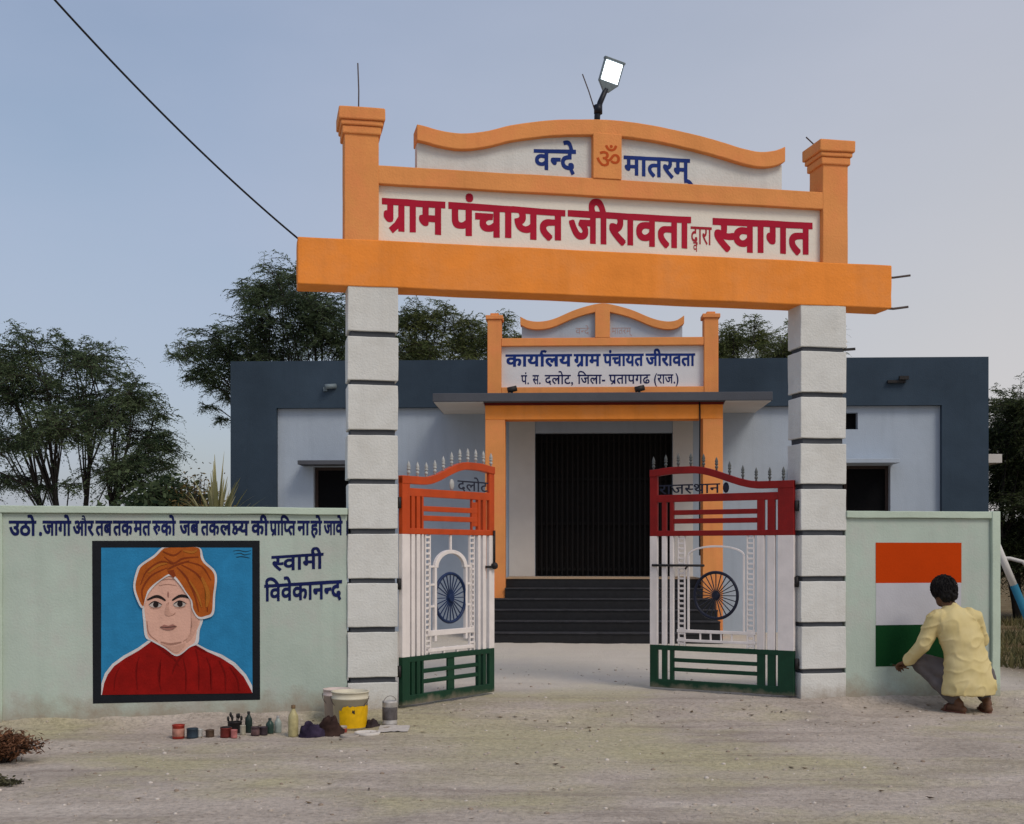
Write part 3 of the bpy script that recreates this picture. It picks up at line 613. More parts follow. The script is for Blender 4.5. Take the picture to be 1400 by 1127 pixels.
# slogan and name
def gs(px, o=-.02):
    """photo column measured on the gate plane to metres along the plane"""
    a = (px - 700) / 1700; gx = G0[0] + o*math.sin(TH); gy = G0[1] - o*math.cos(TH)
    return (a*gy - gx) / (math.cos(TH) - a*math.sin(TH))
SLOGAN = [('उठो',13,49),('.',53,58),('जागो',59,97),('और',100,128),('तब',131,153),('तक',155,181),('मत',183,206),('Uको',208,240),('जब',246,272),
          ('तक',275,300),('लKय',301,340),('की',344,367),('प/ािप~त',369,404),('ना',407,423),('हो',425,440),('जावे',443,468),('।',472,475)]
runs = []
for word, a, b_ in SLOGAN:
    zz = (a - 13) / 460 * .012
    runs.append((word, gs(a), gs(b_), 1.378 + zz, 1.482 + zz, 1.378 + zz, 1.482 + zz, .034))
lettering('lettering', runs, M['navy'], wl, WY)
lettering('lettering', [('स~वामी', -.787, -.392, 1.105, 1.215, 1.125, 1.240, .026)], M['navy'], wl, WY)
lettering('lettering', [('िववेकानन~द', -.843, -.247, .868, .990, .888, 1.025, .028)], M['navy'], wl, WY)

# portrait: a frame, a blue ground, a turbaned man in a dark red robe
def mu(x, y):
    t = (x - 125) / 1070
    return (-2.133 + t*1.251, 1.336 - (y - 48) / (1042 - 30*t) * 1.24)
def MP(*p): return [mu(*q) for q in p]
def sm(pts, n=5, closed=True):
    """rounded version of a traced outline"""
    out = []; k = len(pts)
    for i in range(k if closed else k - 1):
        p0, p1, p2, p3 = (pts[(i-1) % k], pts[i], pts[(i+1) % k], pts[(i+2) % k]) if closed else (pts[max(i-1,0)], pts[i], pts[i+1], pts[min(i+2,k-1)])
        for j in range(n):
            t = j / n
            out.append(tuple(.5*((2*p1[c]) + (-p0[c]+p2[c])*t + (2*p0[c]-5*p1[c]+4*p2[c]-p3[c])*t*t + (-p0[c]+3*p1[c]-3*p2[c]+p3[c])*t**3) for c in (0,1)))
    if not closed: out.append(tuple(pts[-1]))
    return out
def br(pts, wd): # brush stroke in trace units
    p = sm(pts, 4, False); n = len(p); L = []; Q = []
    for i, q in enumerate(p):
        a, b = p[max(i-1,0)], p[min(i+1,n-1)]
        d = Vector((b[0]-a[0], b[1]-a[1])).normalized(); h = wd/2 * (.35 + .65*math.sin(math.pi*min(1,max(0,(i+.6)/(n+.2)))))
        L.append((q[0]-d.y*h, q[1]+d.x*h)); Q.append((q[0]+d.y*h, q[1]-d.x*h))
    return [mu(*q) for q in L + Q[::-1]]
def oval(cx, cy, rx, ry, n=18): return [mu(cx+rx*math.cos(2*math.pi*i/n), cy+ry*math.sin(2*math.pi*i/n)) for i in range(n)]
pm = lambda n, c, v=.16: paint(n, c, var=v, scale=9, bump=.25, rough=.6, streak=.18)
PB = pm('black border paint', (.012,.014,.018)); PBL = pm('blue background paint', (.024,.21,.42), .12); PW = pm('white outline paint', (.62,.60,.60))
PR = pm('dark red robe paint', (.25,.006,.004), .22); PRD = pm('robe fold paint', (.165,.004,.003)); PS = pm('skin paint', (.68,.40,.31), .06); PSD = pm('skin line paint', (.38,.20,.15)); PS2 = pm('deeper skin paint', (.58,.33,.25))
PT = pm('turban paint', (.41,.098,.014), .25); PTD = pm('turban fold paint', (.22,.040,.010)); PTL = pm('turban highlight paint', (.42,.14,.02)); PE = pm('eye line paint', (.02,.014,.014)); PL = pm('lip paint', (.33,.15,.12)); PEW = pm('eye white paint', (.50,.44,.40)); PSG = pm('signature paint', (.012,.05,.085))
mural = flat([(MP((125,48),(1195,45),(1198,1060),(130,1090)), PB)], 'painted_portrait', wl)
flat([(MP((182,92),(1146,90),(1148,1018),(182,1034)), PBL)] +
     [(br(p, 7), PSG) for p in ([(1020,112),(1060,108),(1100,116),(1140,108)], [(1030,132),(1070,126),(1095,136),(1138,128)], [(1040,152),(1080,148),(1130,156)])], 'blue_background', mural, .0032)
robe = [(186,1034),(200,960),(222,905),(262,850),(330,800),(420,748),(498,690),(514,682),(580,722),(660,772),(742,715),(772,718),(850,758),(940,792),(1020,842),(1090,912),(1132,985),(1148,1018)]
flat([(MP((181,1034),(184,960),(205,895),(250,836),(322,782),(412,732),(480,682),(520,660),(660,740),(740,700),(780,700),(856,740),(948,772),(1034,824),(1106,898),(1146,970),(1148,1018)), PW),
      (MP(*robe), PR)] + [(br(p, wd), PRD) for p, wd in (
        ([(514,690),(560,740),(640,800),(670,850)], 16), ([(742,722),(700,770),(650,840),(630,900)], 14), ([(300,850),(270,920),(262,1010)], 8), ([(420,790),(400,880),(410,1000)], 9),
        ([(560,800),(540,900),(560,1010)], 8), ([(780,740),(800,840),(800,1000)], 10), ([(850,790),(880,880),(880,1000)], 9), ([(930,810),(970,900),(972,1005)], 10), ([(1000,850),(1050,930),(1060,1005)], 9), ([(700,800),(720,900),(716,1010)], 7), ([(770,712),(800,730),(850,756)], 13))], 'painted_robe', mural, .0048)
face = sm([(452,470),(450,400),(480,335),(540,280),(620,258),(680,290),(710,350),(750,405),(775,480),(806,530),(806,575),(788,620),(776,690),(742,718),(660,774),(580,724),(512,684),(476,660),(462,560)])
flat([(MP(*sm([(440,480),(445,400),(480,330),(620,250),(720,300),(800,480),(828,545),(806,620),(796,700),(742,728),(660,784),(580,734),(500,690),(458,660),(446,560)])), PW), (MP(*face), PS)] +
     [(br(p, wd), mt) for p, wd, mt in (
        ([(556,694),(620,708),(690,694)], 16, PSD), ([(608,440),(592,490),(590,510)], 7, PSD), ([(586,512),(604,522),(640,518),(650,505)], 8, PSD), ([(470,560),(482,640),(540,690)], 7, PSD), ([(700,690),(752,650),(784,580)], 6, PSD),
        ([(560,300),(610,292),(660,300)], 5, PSD), ([(545,335),(600,325),(660,335)], 4, PSD), ([(604,372),(605,408)], 9, PL),
        ([(472,426),(520,404),(556,408),(588,430)], 19, PE), ([(630,428),(672,402),(708,400),(734,412)], 19, PE))] +
     [(MP(*sm([(752,470),(772,510),(796,545),(780,620),(752,672),(720,690),(756,600),(752,530)])), PS2), (MP(*sm([(560,700),(640,722),(716,700),(660,762),(590,722)])), PS2), (MP(*sm([(600,440),(612,500),(640,515),(606,528),(584,510)])), PS2)] +
     [(oval(524,456,40,18), PEW), (oval(676,452,40,18), PEW), (oval(526,455,18,19), PE), (oval(680,450,18,19), PE)] +
     [(br(p, wd), mt) for p, wd, mt in (([(482,456),(520,434),(566,456)], 7, PE), ([(640,452),(676,430),(722,448)], 7, PE), ([(490,474),(524,478),(560,468)], 4, PSD), ([(648,470),(680,474),(716,464)], 4, PSD))] +
     [(MP((552,598),(580,582),(606,590),(634,580),(660,592),(636,612),(606,618),(576,612)), PL)] + [(br([(552,598),(606,599),(660,593)], 5), PE)], 'painted_face', mural, .0092)
turb = sm([(446,466),(412,402),(398,330),(420,240),(444,204),(520,152),(568,104),(596,92),(700,90),(798,92),(812,150),(832,188),(888,240),(904,292),(892,400),(884,500),(850,524),(800,530),(766,482),(758,430),(718,370),(690,325),(655,280),(615,258),(560,290),(502,335),(466,385)])
tw = sm([(440,478),(400,408),(384,330),(406,232),(434,194),(512,140),(560,94),(592,91),(700,91),(806,91),(828,150),(846,182),(902,234),(918,292),(906,400),(898,508),(856,540),(796,542),(756,482),(748,430),(708,370),(680,330),(645,290),(615,270),(560,300),(510,345),(474,395)])
flat([(MP(*tw), PW), (MP(*turb), PT), (MP((598,238),(640,232),(654,268),(640,284),(612,262)), PTD)] + [(br(p, wd), mt) for p, wd, mt in (
        ([(450,440),(440,360),(500,270),(600,220)], 12, PTD), ([(430,330),(470,240),(560,180),(640,200)], 10, PTD), ([(580,150),(640,190),(700,160),(800,150)], 12, PTD), ([(660,215),(720,280),(770,380),(800,500)], 14, PTD),
        ([(690,200),(790,260),(850,360),(856,500)], 12, PTD), ([(720,180),(820,210),(880,300)], 9, PTD), ([(570,115),(640,140),(690,110)], 10, PTD), ([(600,230),(660,200),(740,175)], 12, PTD),
        ([(820,280),(860,380),(850,470)], 26, PTL), ([(700,110),(760,120),(790,105)], 16, PTL), ([(480,250),(540,205),(600,190)], 14, PTL), ([(740,300),(790,380),(820,470)], 14, PTL))], 'painted_turban', mural, .0180)

# ------------------------------------------------------------------ gate leaves
def leaf(label, hinge, free, sg, cols, spike, wheel, word):
    """outside face on -y; t runs from the hinge to the free end"""
    d = Vector((free[0]-hinge[0], free[1]-hinge[1])); L = d.length
    rz = math.atan2(d.y, d.x) - (0 if sg > 0 else math.pi)
    g = thing('gate_leaf', label, 'gate', (hinge[0], hinge[1], 0), rz)
    X = lambda t: sg * t
    TM, WM, GM = cols
    Z0, Z1, Z2, ZR = .02, .405, 1.395, 1.735
    def zt(t): return 1.865 + .155 * smooth(.22*L, .70*L, t) - .02 * smooth(.82*L, L, t)
    def vb(mb, t0, t1, z0, z1, th=.04, mi=0, y=0): mb.box(min(X(t0),X(t1)), max(X(t0),X(t1)), y-th/2, y+th/2, z0, z1, mi)
    def hb(mb, t0, t1, z, h, th=.03, mi=0, y=0): vb(mb, t0, t1, z-h/2, z+h/2, th, mi, y)
    V = [(0, .095), (.118, .162), (.184, .228), (.250, .272)] if sg > 0 else [(0, .145), (.172, .240), (.268, .335)]                     # bars on the hinge side
    F = [(L-.235, L-.200), (L-.165, L-.120), (L-.075, L)]                           # bars on the free side
    tc0, tc1 = V[-1][1], L-.235
    # upper section
    u = MB()
    for a, b in V + F: vb(u, a, b, Z2, ZR if a > .08 and b < L-.03 else zt(a) - .004, .042 if a in (0, L-.06) else .034)
    n = 28; tp = [(X(L*i/n), zt(L*i/n)) for i in range(n+1)]; u.strip(tp, [(x, z-.064) for x, z in tp], -.025, .025)
    hb(u, .09, L-.06, ZR, .066, .036)
    hb(u, .075, L-.06, Z2 + .024, .048, .038)
    for q in (.33, .63): hb(u, tc0, tc1, Z2 + .048 + (ZR - .033 - Z2 - .048) * q, .044, .026)
    if sg > 0:                                                                    # small blocks beside the slats
        for q in (.18, .5, .82): hb(u, tc1 - .075, tc1, Z2 + .06 + (ZR - Z2 - .1) * q, .055, .022)
        vb(u, tc1 - .085, tc1 - .070, Z2 + .048, ZR - .033, .024)
    u.build('upper_section', TM, g, bevel=.004)
    # middle section
    m = MB()
    for a, b in V + F: vb(m, a, b, Z1, Z2, .042 if a in (0, L-.06) else .034)
    for t0 in (tc0 + .055, tc1 - .085):                                           # ladder columns
        vb(m, t0 - .028, t0 - .016, Z1, Z2, .022); vb(m, t0 + .032, t0 + .044, Z1, Z2, .022)
        k = 22
        for i in range(k): hb(m, t0 - .016, t0 + .032, Z1 + (i + .5) * (Z2 - Z1) / k, .018, .020)
    ca = (tc0 + tc1) / 2 if sg > 0 else .53 * L; hw = min(.215, (tc1 - tc0) / 2 - .16)
    zb, za = .60, 1.12
    if sg > 0:
        for q in (-1, 1): vb(m, ca + q*hw - .014, ca + q*hw + .014, zb - .09, za, .03)
        arc = [(X(ca + hw*1.06*math.cos(a)), za + .15*math.sin(a)) for a in [math.pi*i/20 for i in range(21)]]
        arc2 = [(X(ca + (hw-.032)*math.cos(a)), za + .118*math.sin(a)) for a in [math.pi*i/20 for i in range(21)]]
        m.strip(arc, arc2, -.016, .016)
        hb(m, ca - hw - .10, ca + hw + .10, zb - .02, .045, .032); hb(m, ca - hw - .10, ca + hw + .10, zb - .16, .03, .03)
        vb(m, ca - .010, ca + .010, za + .15, Z2, .02)
        for q in (-1, 1):
            for z in (.80, .98, 1.13): hb(m, ca + q*(hw+.012) - (.06 if q < 0 else 0), ca + q*(hw+.012) + (.06 if q > 0 else 0), z, .018, .02)
            vb(m, ca + q*(hw+.075) - .008, ca + q*(hw+.075) + .008, zb, 1.16, .02)
            vb(m, ca + q*.09 - .012, ca + q*.09 + .012, Z1, zb - .14, .02)
    else:
        for q in (-1, 1): vb(m, ca + q*(hw+.05) - .009, ca + q*(hw+.05) + .009, zb - .05, 1.22, .02)
        arc = [(X(ca + (hw+.058)*math.cos(a)), 1.22 + .09*math.sin(a)) for a in [math.pi*i/20 for i in range(21)]]
        arc2 = [(X(ca + (hw+.040)*math.cos(a)), 1.22 + .072*math.sin(a)) for a in [math.pi*i/20 for i in range(21)]]
        m.strip(arc, arc2, -.01, .01)
        hb(m, ca - hw - .16, ca + hw + .16, zb - .06, .028, .024); hb(m, ca - hw - .16, ca + hw + .16, Z1 + .05, .024, .024)
        for t in (ca - .15, ca - .05, ca + .05, ca + .15): vb(m, t - .007, t + .007, Z1 + .05, zb - .06, .016)
    m.build('middle_section', WM, g, bevel=.003)
    # lower section
    l = MB()
    for a, b in V + F: vb(l, a, b, Z0, Z1, .044 if a in (0, L-.06) else .036)
    vb(l, .075, L - .06, Z0, Z0 + .075, .040); hb(l, .075, L - .06, Z1 - .022, .044, .040)
    for q in (.36, .68): hb(l, tc0, tc1, Z0 + .075 + (Z1 - .044 - Z0 - .075) * q, .034, .028)
    if sg > 0: vb(l, ca - .045, ca + .045, Z0 + .075, Z1 - .044, .02)
    l.build('lower_section', GM, g, bevel=.004)
    # spikes
    for i in range(11):
        t = .10 + (L - .13) * i / 10; z = zt(t)
        s = MB().tube([(X(t),0,z-.01),(X(t),0,z+.05)], .009, 8).ball((X(t),0,z+.03), .016, 8).ball((X(t),0,z+.058), (.017,.017,.012), 8)
        s.lathe([(.0085,.06),(.016,.078),(.010,.10),(.001,.122)], (X(t),0,z), 8)
        s.build('spike', spike, g)
    # spoked wheel
    wm = MB(); zc = .865; rr = .205
    wm.tube([(X(ca) + rr*math.cos(2*math.pi*i/40), 0, zc + rr*math.sin(2*math.pi*i/40)) for i in range(40)], .014, 8, closed=True)
    wm.tube([(X(ca), -.02, zc), (X(ca), .02, zc)], .032, 14)
    for i in range(24):
        a = 2*math.pi*i/24
        wm.bar((X(ca) + .03*math.cos(a), 0, zc + .03*math.sin(a)), (X(ca) + rr*math.cos(a), 0, zc + rr*math.sin(a)), .0075, .0075)
    wm.build('spoked_wheel', wheel, g)
    # name cut from sheet in the top opening
    la, lb = (.53*L, .925*L) if sg > 0 else (.46*L, .93*L)
    xa, xb = (X(la) + .06, X(lb)) if sg > 0 else (X(lb), X(la) - .05)
    lettering('lettering', [(word, xa, xb, ZR + .040, ZR + .122, ZR + .040, ZR + .122, .012)], M['wheeldark'], g, -.014)
    db = MB().ball((X(la), 0, ZR + .085), (.030,.014,.048), 12)
    db.build('boss', spike if sg > 0 else wheel, g)
    # bolt
    bo = MB()
    if sg > 0:
        bo.tube([(X(L-.02), -.03, 1.12), (X(L-.02), -.03, 1.44)], .010, 8).ball((X(L-.03), -.04, 1.13), .032, 10).bar((X(L-.14),-.03,1.12),(X(L+.02),-.03,1.12), .022, .016)
    else:
        bo.tube([(X(L*.42+.25), -.03, 1.13), (X(L-.03), -.03, 1.13)], .011, 8).tube([(X(L*.72), -.03, 1.13), (X(L*.72), -.075, 1.10)], .009, 8)
    bo.build('bolt', M['iron'], g)
    for z in (.25, .95, 1.6):
        MB().tube([(X(-.018), 0, z), (X(-.018), 0, z + .09)], .017, 10).bar((X(-.038),.0,z+.045),(X(-.010),0,z+.045), .04, .012).build('hinge', M['iron'], g)
    return g
leaf('open left gate leaf with a bright saffron top and blue spoked wheel', (-.893, 9.96), (-.168, 10.97), 1, (M['saffron'], M['gatewhite'], M['gategreen']), M['spikegrey'], M['wheelblue'], 'दलोट')
leaf('open right gate leaf with a dark red top and black spoked wheel', (2.417, 10.632), (1.268, 11.375), -1, (M['gatered'], M['gatewhite'], M['gategreen']), M['spikedark'], M['wheeldark'], 'राजस~थान')

# ------------------------------------------------------------------ office building
BY = 19.4
ob = thing('office_building', 'single storey office with slate blue parapet and an orange porch behind the gateway', 'building', (1.45, BY, 0), R(-2.3))
def cells(xs, zs, holes, y0, y1):
    """wall slab with openings; holes are (x0,x1,z0,z1)"""
    b = MB()
    xs = sorted(set(xs + [h[0] for h in holes] + [h[1] for h in holes])); zs = sorted(set(zs + [h[2] for h in holes] + [h[3] for h in holes]))
    full = lambda i, j: 0 <= i < len(xs)-1 and 0 <= j < len(zs)-1 and not any(h[0] <= xs[i] and xs[i+1] <= h[1] and h[2] <= zs[j] and zs[j+1] <= h[3] for h in holes)
    for i in range(len(xs)-1):
        for j in range(len(zs)-1):
            if not full(i, j): continue
            sk = ('l' if full(i-1,j) else '') + ('r' if full(i+1,j) else '') + ('b' if full(i,j-1) else '') + ('t' if full(i,j+1) else '')
            b.box(xs[i], xs[i+1], y0, y1, zs[j], zs[j+1], 0, sk)
    return b
WINS = [(-4.60, -3.44, 1.25, 2.60), (3.10, 4.43, 1.25, 2.60)]
VENT = (3.33, 3.93, 3.16, 3.42)
DOOR = (-1.09, 1.06, .87, 3.12)
cells([-5.17, 5.19], [-.2, 3.52], WINS + [VENT, DOOR], .10, .33).build('wall', M['palewall'], ob)
MB().box(-5.90, -5.17, 0, 7.5, -.2, 3.5200).box(5.19, 5.90, 0, 7.5, -.2, 3.5200).box(-5.17, 5.19, 7.2, 7.5, -.2, 3.52).build('side_wall', M['slate'], ob)
MB().box(-5.90, 5.90, 0, .25, 3.5200, 4.262).box(-5.90, -5.70, .25, 7.5, 3.5200, 4.262).box(5.70, 5.90, .25, 7.5, 3.5200, 4.262).box(-5.70, 5.70, 7.25, 7.5, 3.5200, 4.262).build('parapet', M['slate'], ob)
MB().box(-5.69, 5.69, .26, 7.2, 3.53, 3.66).build('roof', M['canopy'], ob)
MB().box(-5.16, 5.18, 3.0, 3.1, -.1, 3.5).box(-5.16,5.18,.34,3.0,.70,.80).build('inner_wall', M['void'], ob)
for k, (x0, x1, z0, z1) in enumerate(WINS):
    wn = MB()
    for a, b_, c, d in ((x0, x1, z1-.05, z1), (x0, x1, z0, z0+.05), (x0, x0+.05, z0+.05, z1-.05), (x1-.05, x1, z0+.05, z1-.05), ((x0+x1)/2-.025, (x0+x1)/2+.025, z0+.05, z1-.05)):
        wn.box(a+.001, b_-.001, .22, .27, c+.001, d-.001)
    wf = wn.build('window', M['frame'], ob)
    gb = MB().box(x0+.05, x1-.05, .245, .252, z0+.05, z1-.05); gb.build('dark_opening', M['void'], wf)  # black sheet in the frame, painted as the dark interior, no glass
    MB().box(x0-.17, x1+.10 if k == 0 else x1+.04, -.30, .0995, z1+.01, z1+.075).build('sunshade', M['palewall'] if k else M['canopy'], wf, bevel=.006)
MB().box(VENT[0], VENT[1], .24, .25, VENT[2], VENT[3]).build('ventilator', M['void'], ob)  # flat black sheet painted as the dark inside the opening
# shutter door
dr = MB()
for i in range(27):
    x = DOOR[0] + .02 + (DOOR[1]-DOOR[0]-.04) * i / 26
    dr.box(x-.012, x+.012, .16, .185, DOOR[2]+.01, DOOR[3]-.01)
for z in (.98, 1.7, 2.4, 3.0): dr.box(DOOR[0]+.01, DOOR[1]-.01, .186, .20, z-.02, z+.02)
dr.box(DOOR[0], DOOR[1], .26, .27, DOOR[2], DOOR[3])
dr.build('door', M['dark'], ob)
P = .05
# porch
PX = [(-1.845+P, -1.552+P), (1.327+P, 1.62+P)]
for a, b_ in PX: MB().box(a, b_, -1.25, -.95, -.1, 3.19).build('porch_pillar', M['peach'], ob, bevel=.008)
MB().box(PX[0][0], PX[1][1], -1.252, -.948, 3.1905, 3.40).build('porch_beam', M['orange'], ob, bevel=.006)
MB().box(PX[0][0]-.01, PX[1][1]+.01, -1.262, -.94, 3.4005, 3.435).build('trim', M['maroon'], ob)
MB().box(-2.60+P, 2.31+P, -1.42, .0985, 3.4355, 3.56).build('canopy', [M['canopy']], ob, bevel=.008)
for a, b_ in ((-2.58+P, PX[0][0]-.02), (PX[1][1]+.02, 2.29+P)): MB().box(a, b_, -1.40, .097, 3.425, 3.4352).build('canopy_soffit', M['porchwall'], ob)
for a, b_ in ((PX[0][1]+.001, DOOR[0]-.004), (DOOR[1]+.004, PX[1][0]-.001)): MB().box(a, b_, .085, .0995, .87, 3.42).build('porch_wall', M['porchwall'], ob)
# steps
st = MB(); 
for i in range(6):
    y0 = -2.40 + .28*i; z1 = .145*(i+1)
    wd = (-1.66, 1.52) if i < 4 else (PX[0][1]+.002, PX[1][0]-.002)
    st.box(wd[0]+P*0, wd[1], y0, y0+.28 if i < 5 else .08, -.1, z1 - .02, 0)
    st.box(wd[0]-.004, wd[1]+.004, y0-.018, y0+.28-.019 if i < 5 else .082, z1-.0195, z1, 2 if i == 5 else 1)
st.build('steps', [M['granite'], M['tread'], M['tan']], ob, bevel=.004)
MB().box(-1.85+P, -1.663, -1.62, -1.251, -.1, .86).box(-1.85+P, -1.664, -2.2, -1.6205, -.1, .45).build('step_side_wall', M['cream'], ob, bevel=.008)
# sign over the porch
sg = MB().box(-1.61+P, 1.35+P, -1.16, -1.06, 3.56, 4.32).build('signboard', M['porchwall'], ob)
sgw = paint('white sign ground', (.66,.66,.68), var=.05)
MB().box(-1.61+P, 1.35+P, -1.164, -1.1601, 3.668, 4.28).build('sign_face', sgw, sg)
for a, b_ in ((-1.812+P, -1.608+P), (1.348+P, 1.555+P)):
    MB().box(a, b_, -1.25, -1.0, 3.5605, 4.66).box(a-.025, b_+.025, -1.275, -.975, 4.6605, 4.72).box(a+.04, b_-.04, -1.21, -1.04, 4.7205, 4.76).build('sign_post', M['peach'], sg, bevel=.008)
MB().box(-1.606+P, 1.346+P, -1.24, -1.02, 4.27, 4.385).box(-1.606+P, 1.346+P, -1.24, -1.02, 3.5605, 3.665).build('sign_rail', M['peach'], sg, bevel=.006)
KB = [(-1.33,4.70),(-1.22,4.645),(-1.05,4.625),(-.85,4.66),(-.55,4.785),(-.3,4.86),(-.13,4.885),(.04,4.86),(.3,4.785),(.6,4.66),(.80,4.615),(.95,4.63),(1.06,4.70)]
tb = [(x + P, z) for x, z in spl(KB, 50)]
MB().strip(tb, [(x, z-.115) for x, z in tb], -1.24, -1.03).build('sign_crest', M['peach'], sg, bevel=.005)
MB().box(-.235+P, -.02+P, -1.244, -1.02, 4.3855, 4.80).build('centre_block', M['peach'], sg, bevel=.004)
for a, b_ in ((-1.31+P, -.233+P), (-.022+P, 1.04+P)):
    q = [(x, z-.10) for x, z in tb if a <= x <= b_]
    q = [(a, q[0][1])] + q + [(b_, q[-1][1])]
    MB().strip(q, [(x, 4.38) for x, z in q], -1.16, -1.07).build('crest_panel', M['palewall'], sg)
lettering('lettering', [('कायाRलय', -1.49, -.53, 3.985, 4.150, 3.985, 4.150, .032), ('ग/ाम', -.49, -.11, 3.985, 4.150, 3.985, 4.150, .032), ('पंचायत', -.06, .52, 3.985, 4.150, 3.985, 4.150, .032), ('जीरावता', .56, 1.27, 3.985, 4.150, 3.98, 4.148, .032)], M['blue'], sg, -1.164)
lettering('lettering', [('पं.', -1.27, -1.15, 3.72, 3.85, 3.72, 3.85, .014), ('स.', -1.10, -.98, 3.72, 3.85, 3.72, 3.85, .014), ('दलोट,', -.92, -.50, 3.72, 3.85, 3.72, 3.85, .014), ('िजला-', -.44, -.03, 3.72, 3.85, 3.72, 3.85, .014), ('प/तापगढ', .02, .62, 3.72, 3.85, 3.72, 3.85, .014), ('(राज.)', .67, 1.04, 3.72, 3.85, 3.72, 3.85, .014)], M['navy'], sg, -1.164)
lettering('lettering', [('वन~दे', -.47, -.27, 4.45, 4.54, 4.45, 4.54, -.004), ], M['faint'], sg, -1.16)
lettering('lettering', [('मातरम्', .06, .34, 4.45, 4.54, 4.45, 4.54, -.004), ], M['faint'], sg, -1.16)
# fittings
for x in (-1.40, .45):
    f = MB().tube([(x, -1.36, 3.56), (x, -1.36, 3.60)], .018, 8).tube([(x-.06, -1.37, 3.605), (x+.07, -1.35, 3.635)], .042, 10); f.build('spotlight', M['iron'], ob)
MB().tube([(1.33, -1.262, 3.44), (1.335, -1.268, 3.2), (1.33, -1.262, 2.4), (1.333, -1.262, 1.2)], .012, 6).build('cable', M['cable'], ob)
MB().box(4.35, 4.62, -.06, -.0045, 3.86, 3.90).box(4.52, 4.66, -.10, -.03, 3.905, 3.96).build('wall_fitting', M['iron'], ob)
MB().tube([(-4.38, -.10, 3.84), (-4.22, -.02, 3.86)], .04, 10).box(-4.42, -4.36, -.03, -.0045, 3.78, 3.84).build('wall_fitting', M['lampgrey'], ob)
MB().box(5.931, 6.28, .5, 1.6, 2.66, 2.80).build('side_sunshade', M['porchwall'], ob, bevel=.006)
MB().tube([(5.94, -.05, 1.16), (6.2, -.08, 1.15), (6.35, -.2, 1.1), (6.5, -.2, .9)], .03, 8).build('drain_pipe', M['porchwall'], ob)

# ------------------------------------------------------------------ ground
def lines(pairs):
    out = []
    for a, b_, st in pairs: out += list(np.arange(a, b_, st))
    return out + [pairs[-1][1]]
gx = lines([(-400,-60,60),(-60,-14,6),(-14,-5,.5),(-5,8,.07),(8,18,.5),(18,60,6),(60,400,60)])
gy = lines([(-60,-4,8),(-4,2.4,.4),(2.4,12,.07),(12,20,.25),(20,40,2.5),(40,100,12),(100,700,100)])
vs = []; nx = len(gx)
for y in gy:
    for x in gx:
        z = ground_z(x, y)
        if -6 < x < 9 and 2 < y < 21:
            v = Vector((x, y, 0))
            z += .012 * noise.noise(v * .9) + .010 * noise.noise(v * 3.1) + .005 * noise.noise(v * 9)
        vs.append((x, y, z))
g = MB(); g.add(vs, [(j*nx+i, j*nx+i+1, (j+1)*nx+i+1, (j+1)*nx+i) for j in range(len(gy)-1) for i in range(nx-1)], 0, True)
m, t, b = newmat('packed earth')
ge = N(t, 'ShaderNodeNewGeometry')
def nse(sc, det=6.0, mp=None, rough=.6):
    n = N(t, 'ShaderNodeTexNoise', Scale=sc, Detail=det, Roughness=rough)
    if mp:
        q = N(t, 'ShaderNodeMapping'); q.inputs['Scale'].default_value = mp
        t.links.new(ge.outputs['Position'], q.inputs['Vector']); t.links.new(q.outputs[0], n.inputs['Vector'])
    else: t.links.new(ge.outputs['Position'], n.inputs['Vector'])
    return n.outputs['Fac']
def ramp(f, stops):
    r = N(t, 'ShaderNodeValToRGB'); e = r.color_ramp.elements
    while len(e) < len(stops): e.new(.5)
    for k, (p, c) in enumerate(stops): e[k].position = p; e[k].color = tuple(c) + (1,) if len(c) == 3 else c
    t.links.new(f, r.inputs['Fac']); return r.outputs['Color']
def mixc(f, a, c):
    n = N(t, 'ShaderNodeMix', data_type='RGBA'); t.links.new(f, n.inputs['Factor'])
    for s_, v in ((6, a), (7, c)):
        if isinstance(v, tuple): n.inputs[s_].default_value = v + (1,)
        else: t.links.new(v, n.inputs[s_])
    return n.outputs[2]
def maprange(f, a, b_, c, d):
    n = N(t, 'ShaderNodeMapRange'); n.inputs['From Min'].default_value = a; n.inputs['From Max'].default_value = b_; n.inputs['To Min'].default_value = c; n.inputs['To Max'].default_value = d
    t.links.new(f, n.inputs['Value']); return n.outputs['Result']
base = ramp(nse(1.1, 8, (1, 1.6, 1)), [(.30, (.35,.30,.25)), (.50, (.47,.405,.345)), (.70, (.55,.48,.415))])
sand = ramp(nse(.55, 4, (1, 1.3, 1)), [(.46, (0,0,0)), (.62, (.9,.9,.9))])
base = mixc(sand, base, (.46,.415,.265))
vd = N(t, 'ShaderNodeVectorMath', operation='DISTANCE'); t.links.new(ge.outputs['Position'], vd.inputs[0]); vd.inputs[1].default_value = (.15, 8.5, 0)
pm_ = N(t, 'ShaderNodeMath', operation='MULTIPLY_ADD'); t.links.new(nse(1.6, 6), pm_.inputs[0]); pm_.inputs[1].default_value = 2.6; t.links.new(vd.outputs['Value'], pm_.inputs[2])
base = mixc(maprange(pm_.outputs[0], 1.7, 2.9, .75, 0), base, (.46,.42,.27))      # strip of yellowish clay before the gate
grit = ramp(nse(26, 5, None, .75), [(.30, (.50,.48,.46)), (.50, (1,1,1)), (.70, (1.32,1.30,1.28))])
mm = N(t, 'ShaderNodeMix', data_type='RGBA', blend_type='MULTIPLY'); mm.inputs['Factor'].default_value = .75
t.links.new(base, mm.inputs[6]); t.links.new(grit, mm.inputs[7]); base = mm.outputs[2]
rut = maprange(nse(1.5, 7, (.30, 2.4, 1), .72), .50, .74, 0, .75)
base = mixc(rut, base, (.24,.195,.165))
sp = N(t, 'ShaderNodeSeparateXYZ'); t.links.new(ge.outputs['Position'], sp.inputs[0])
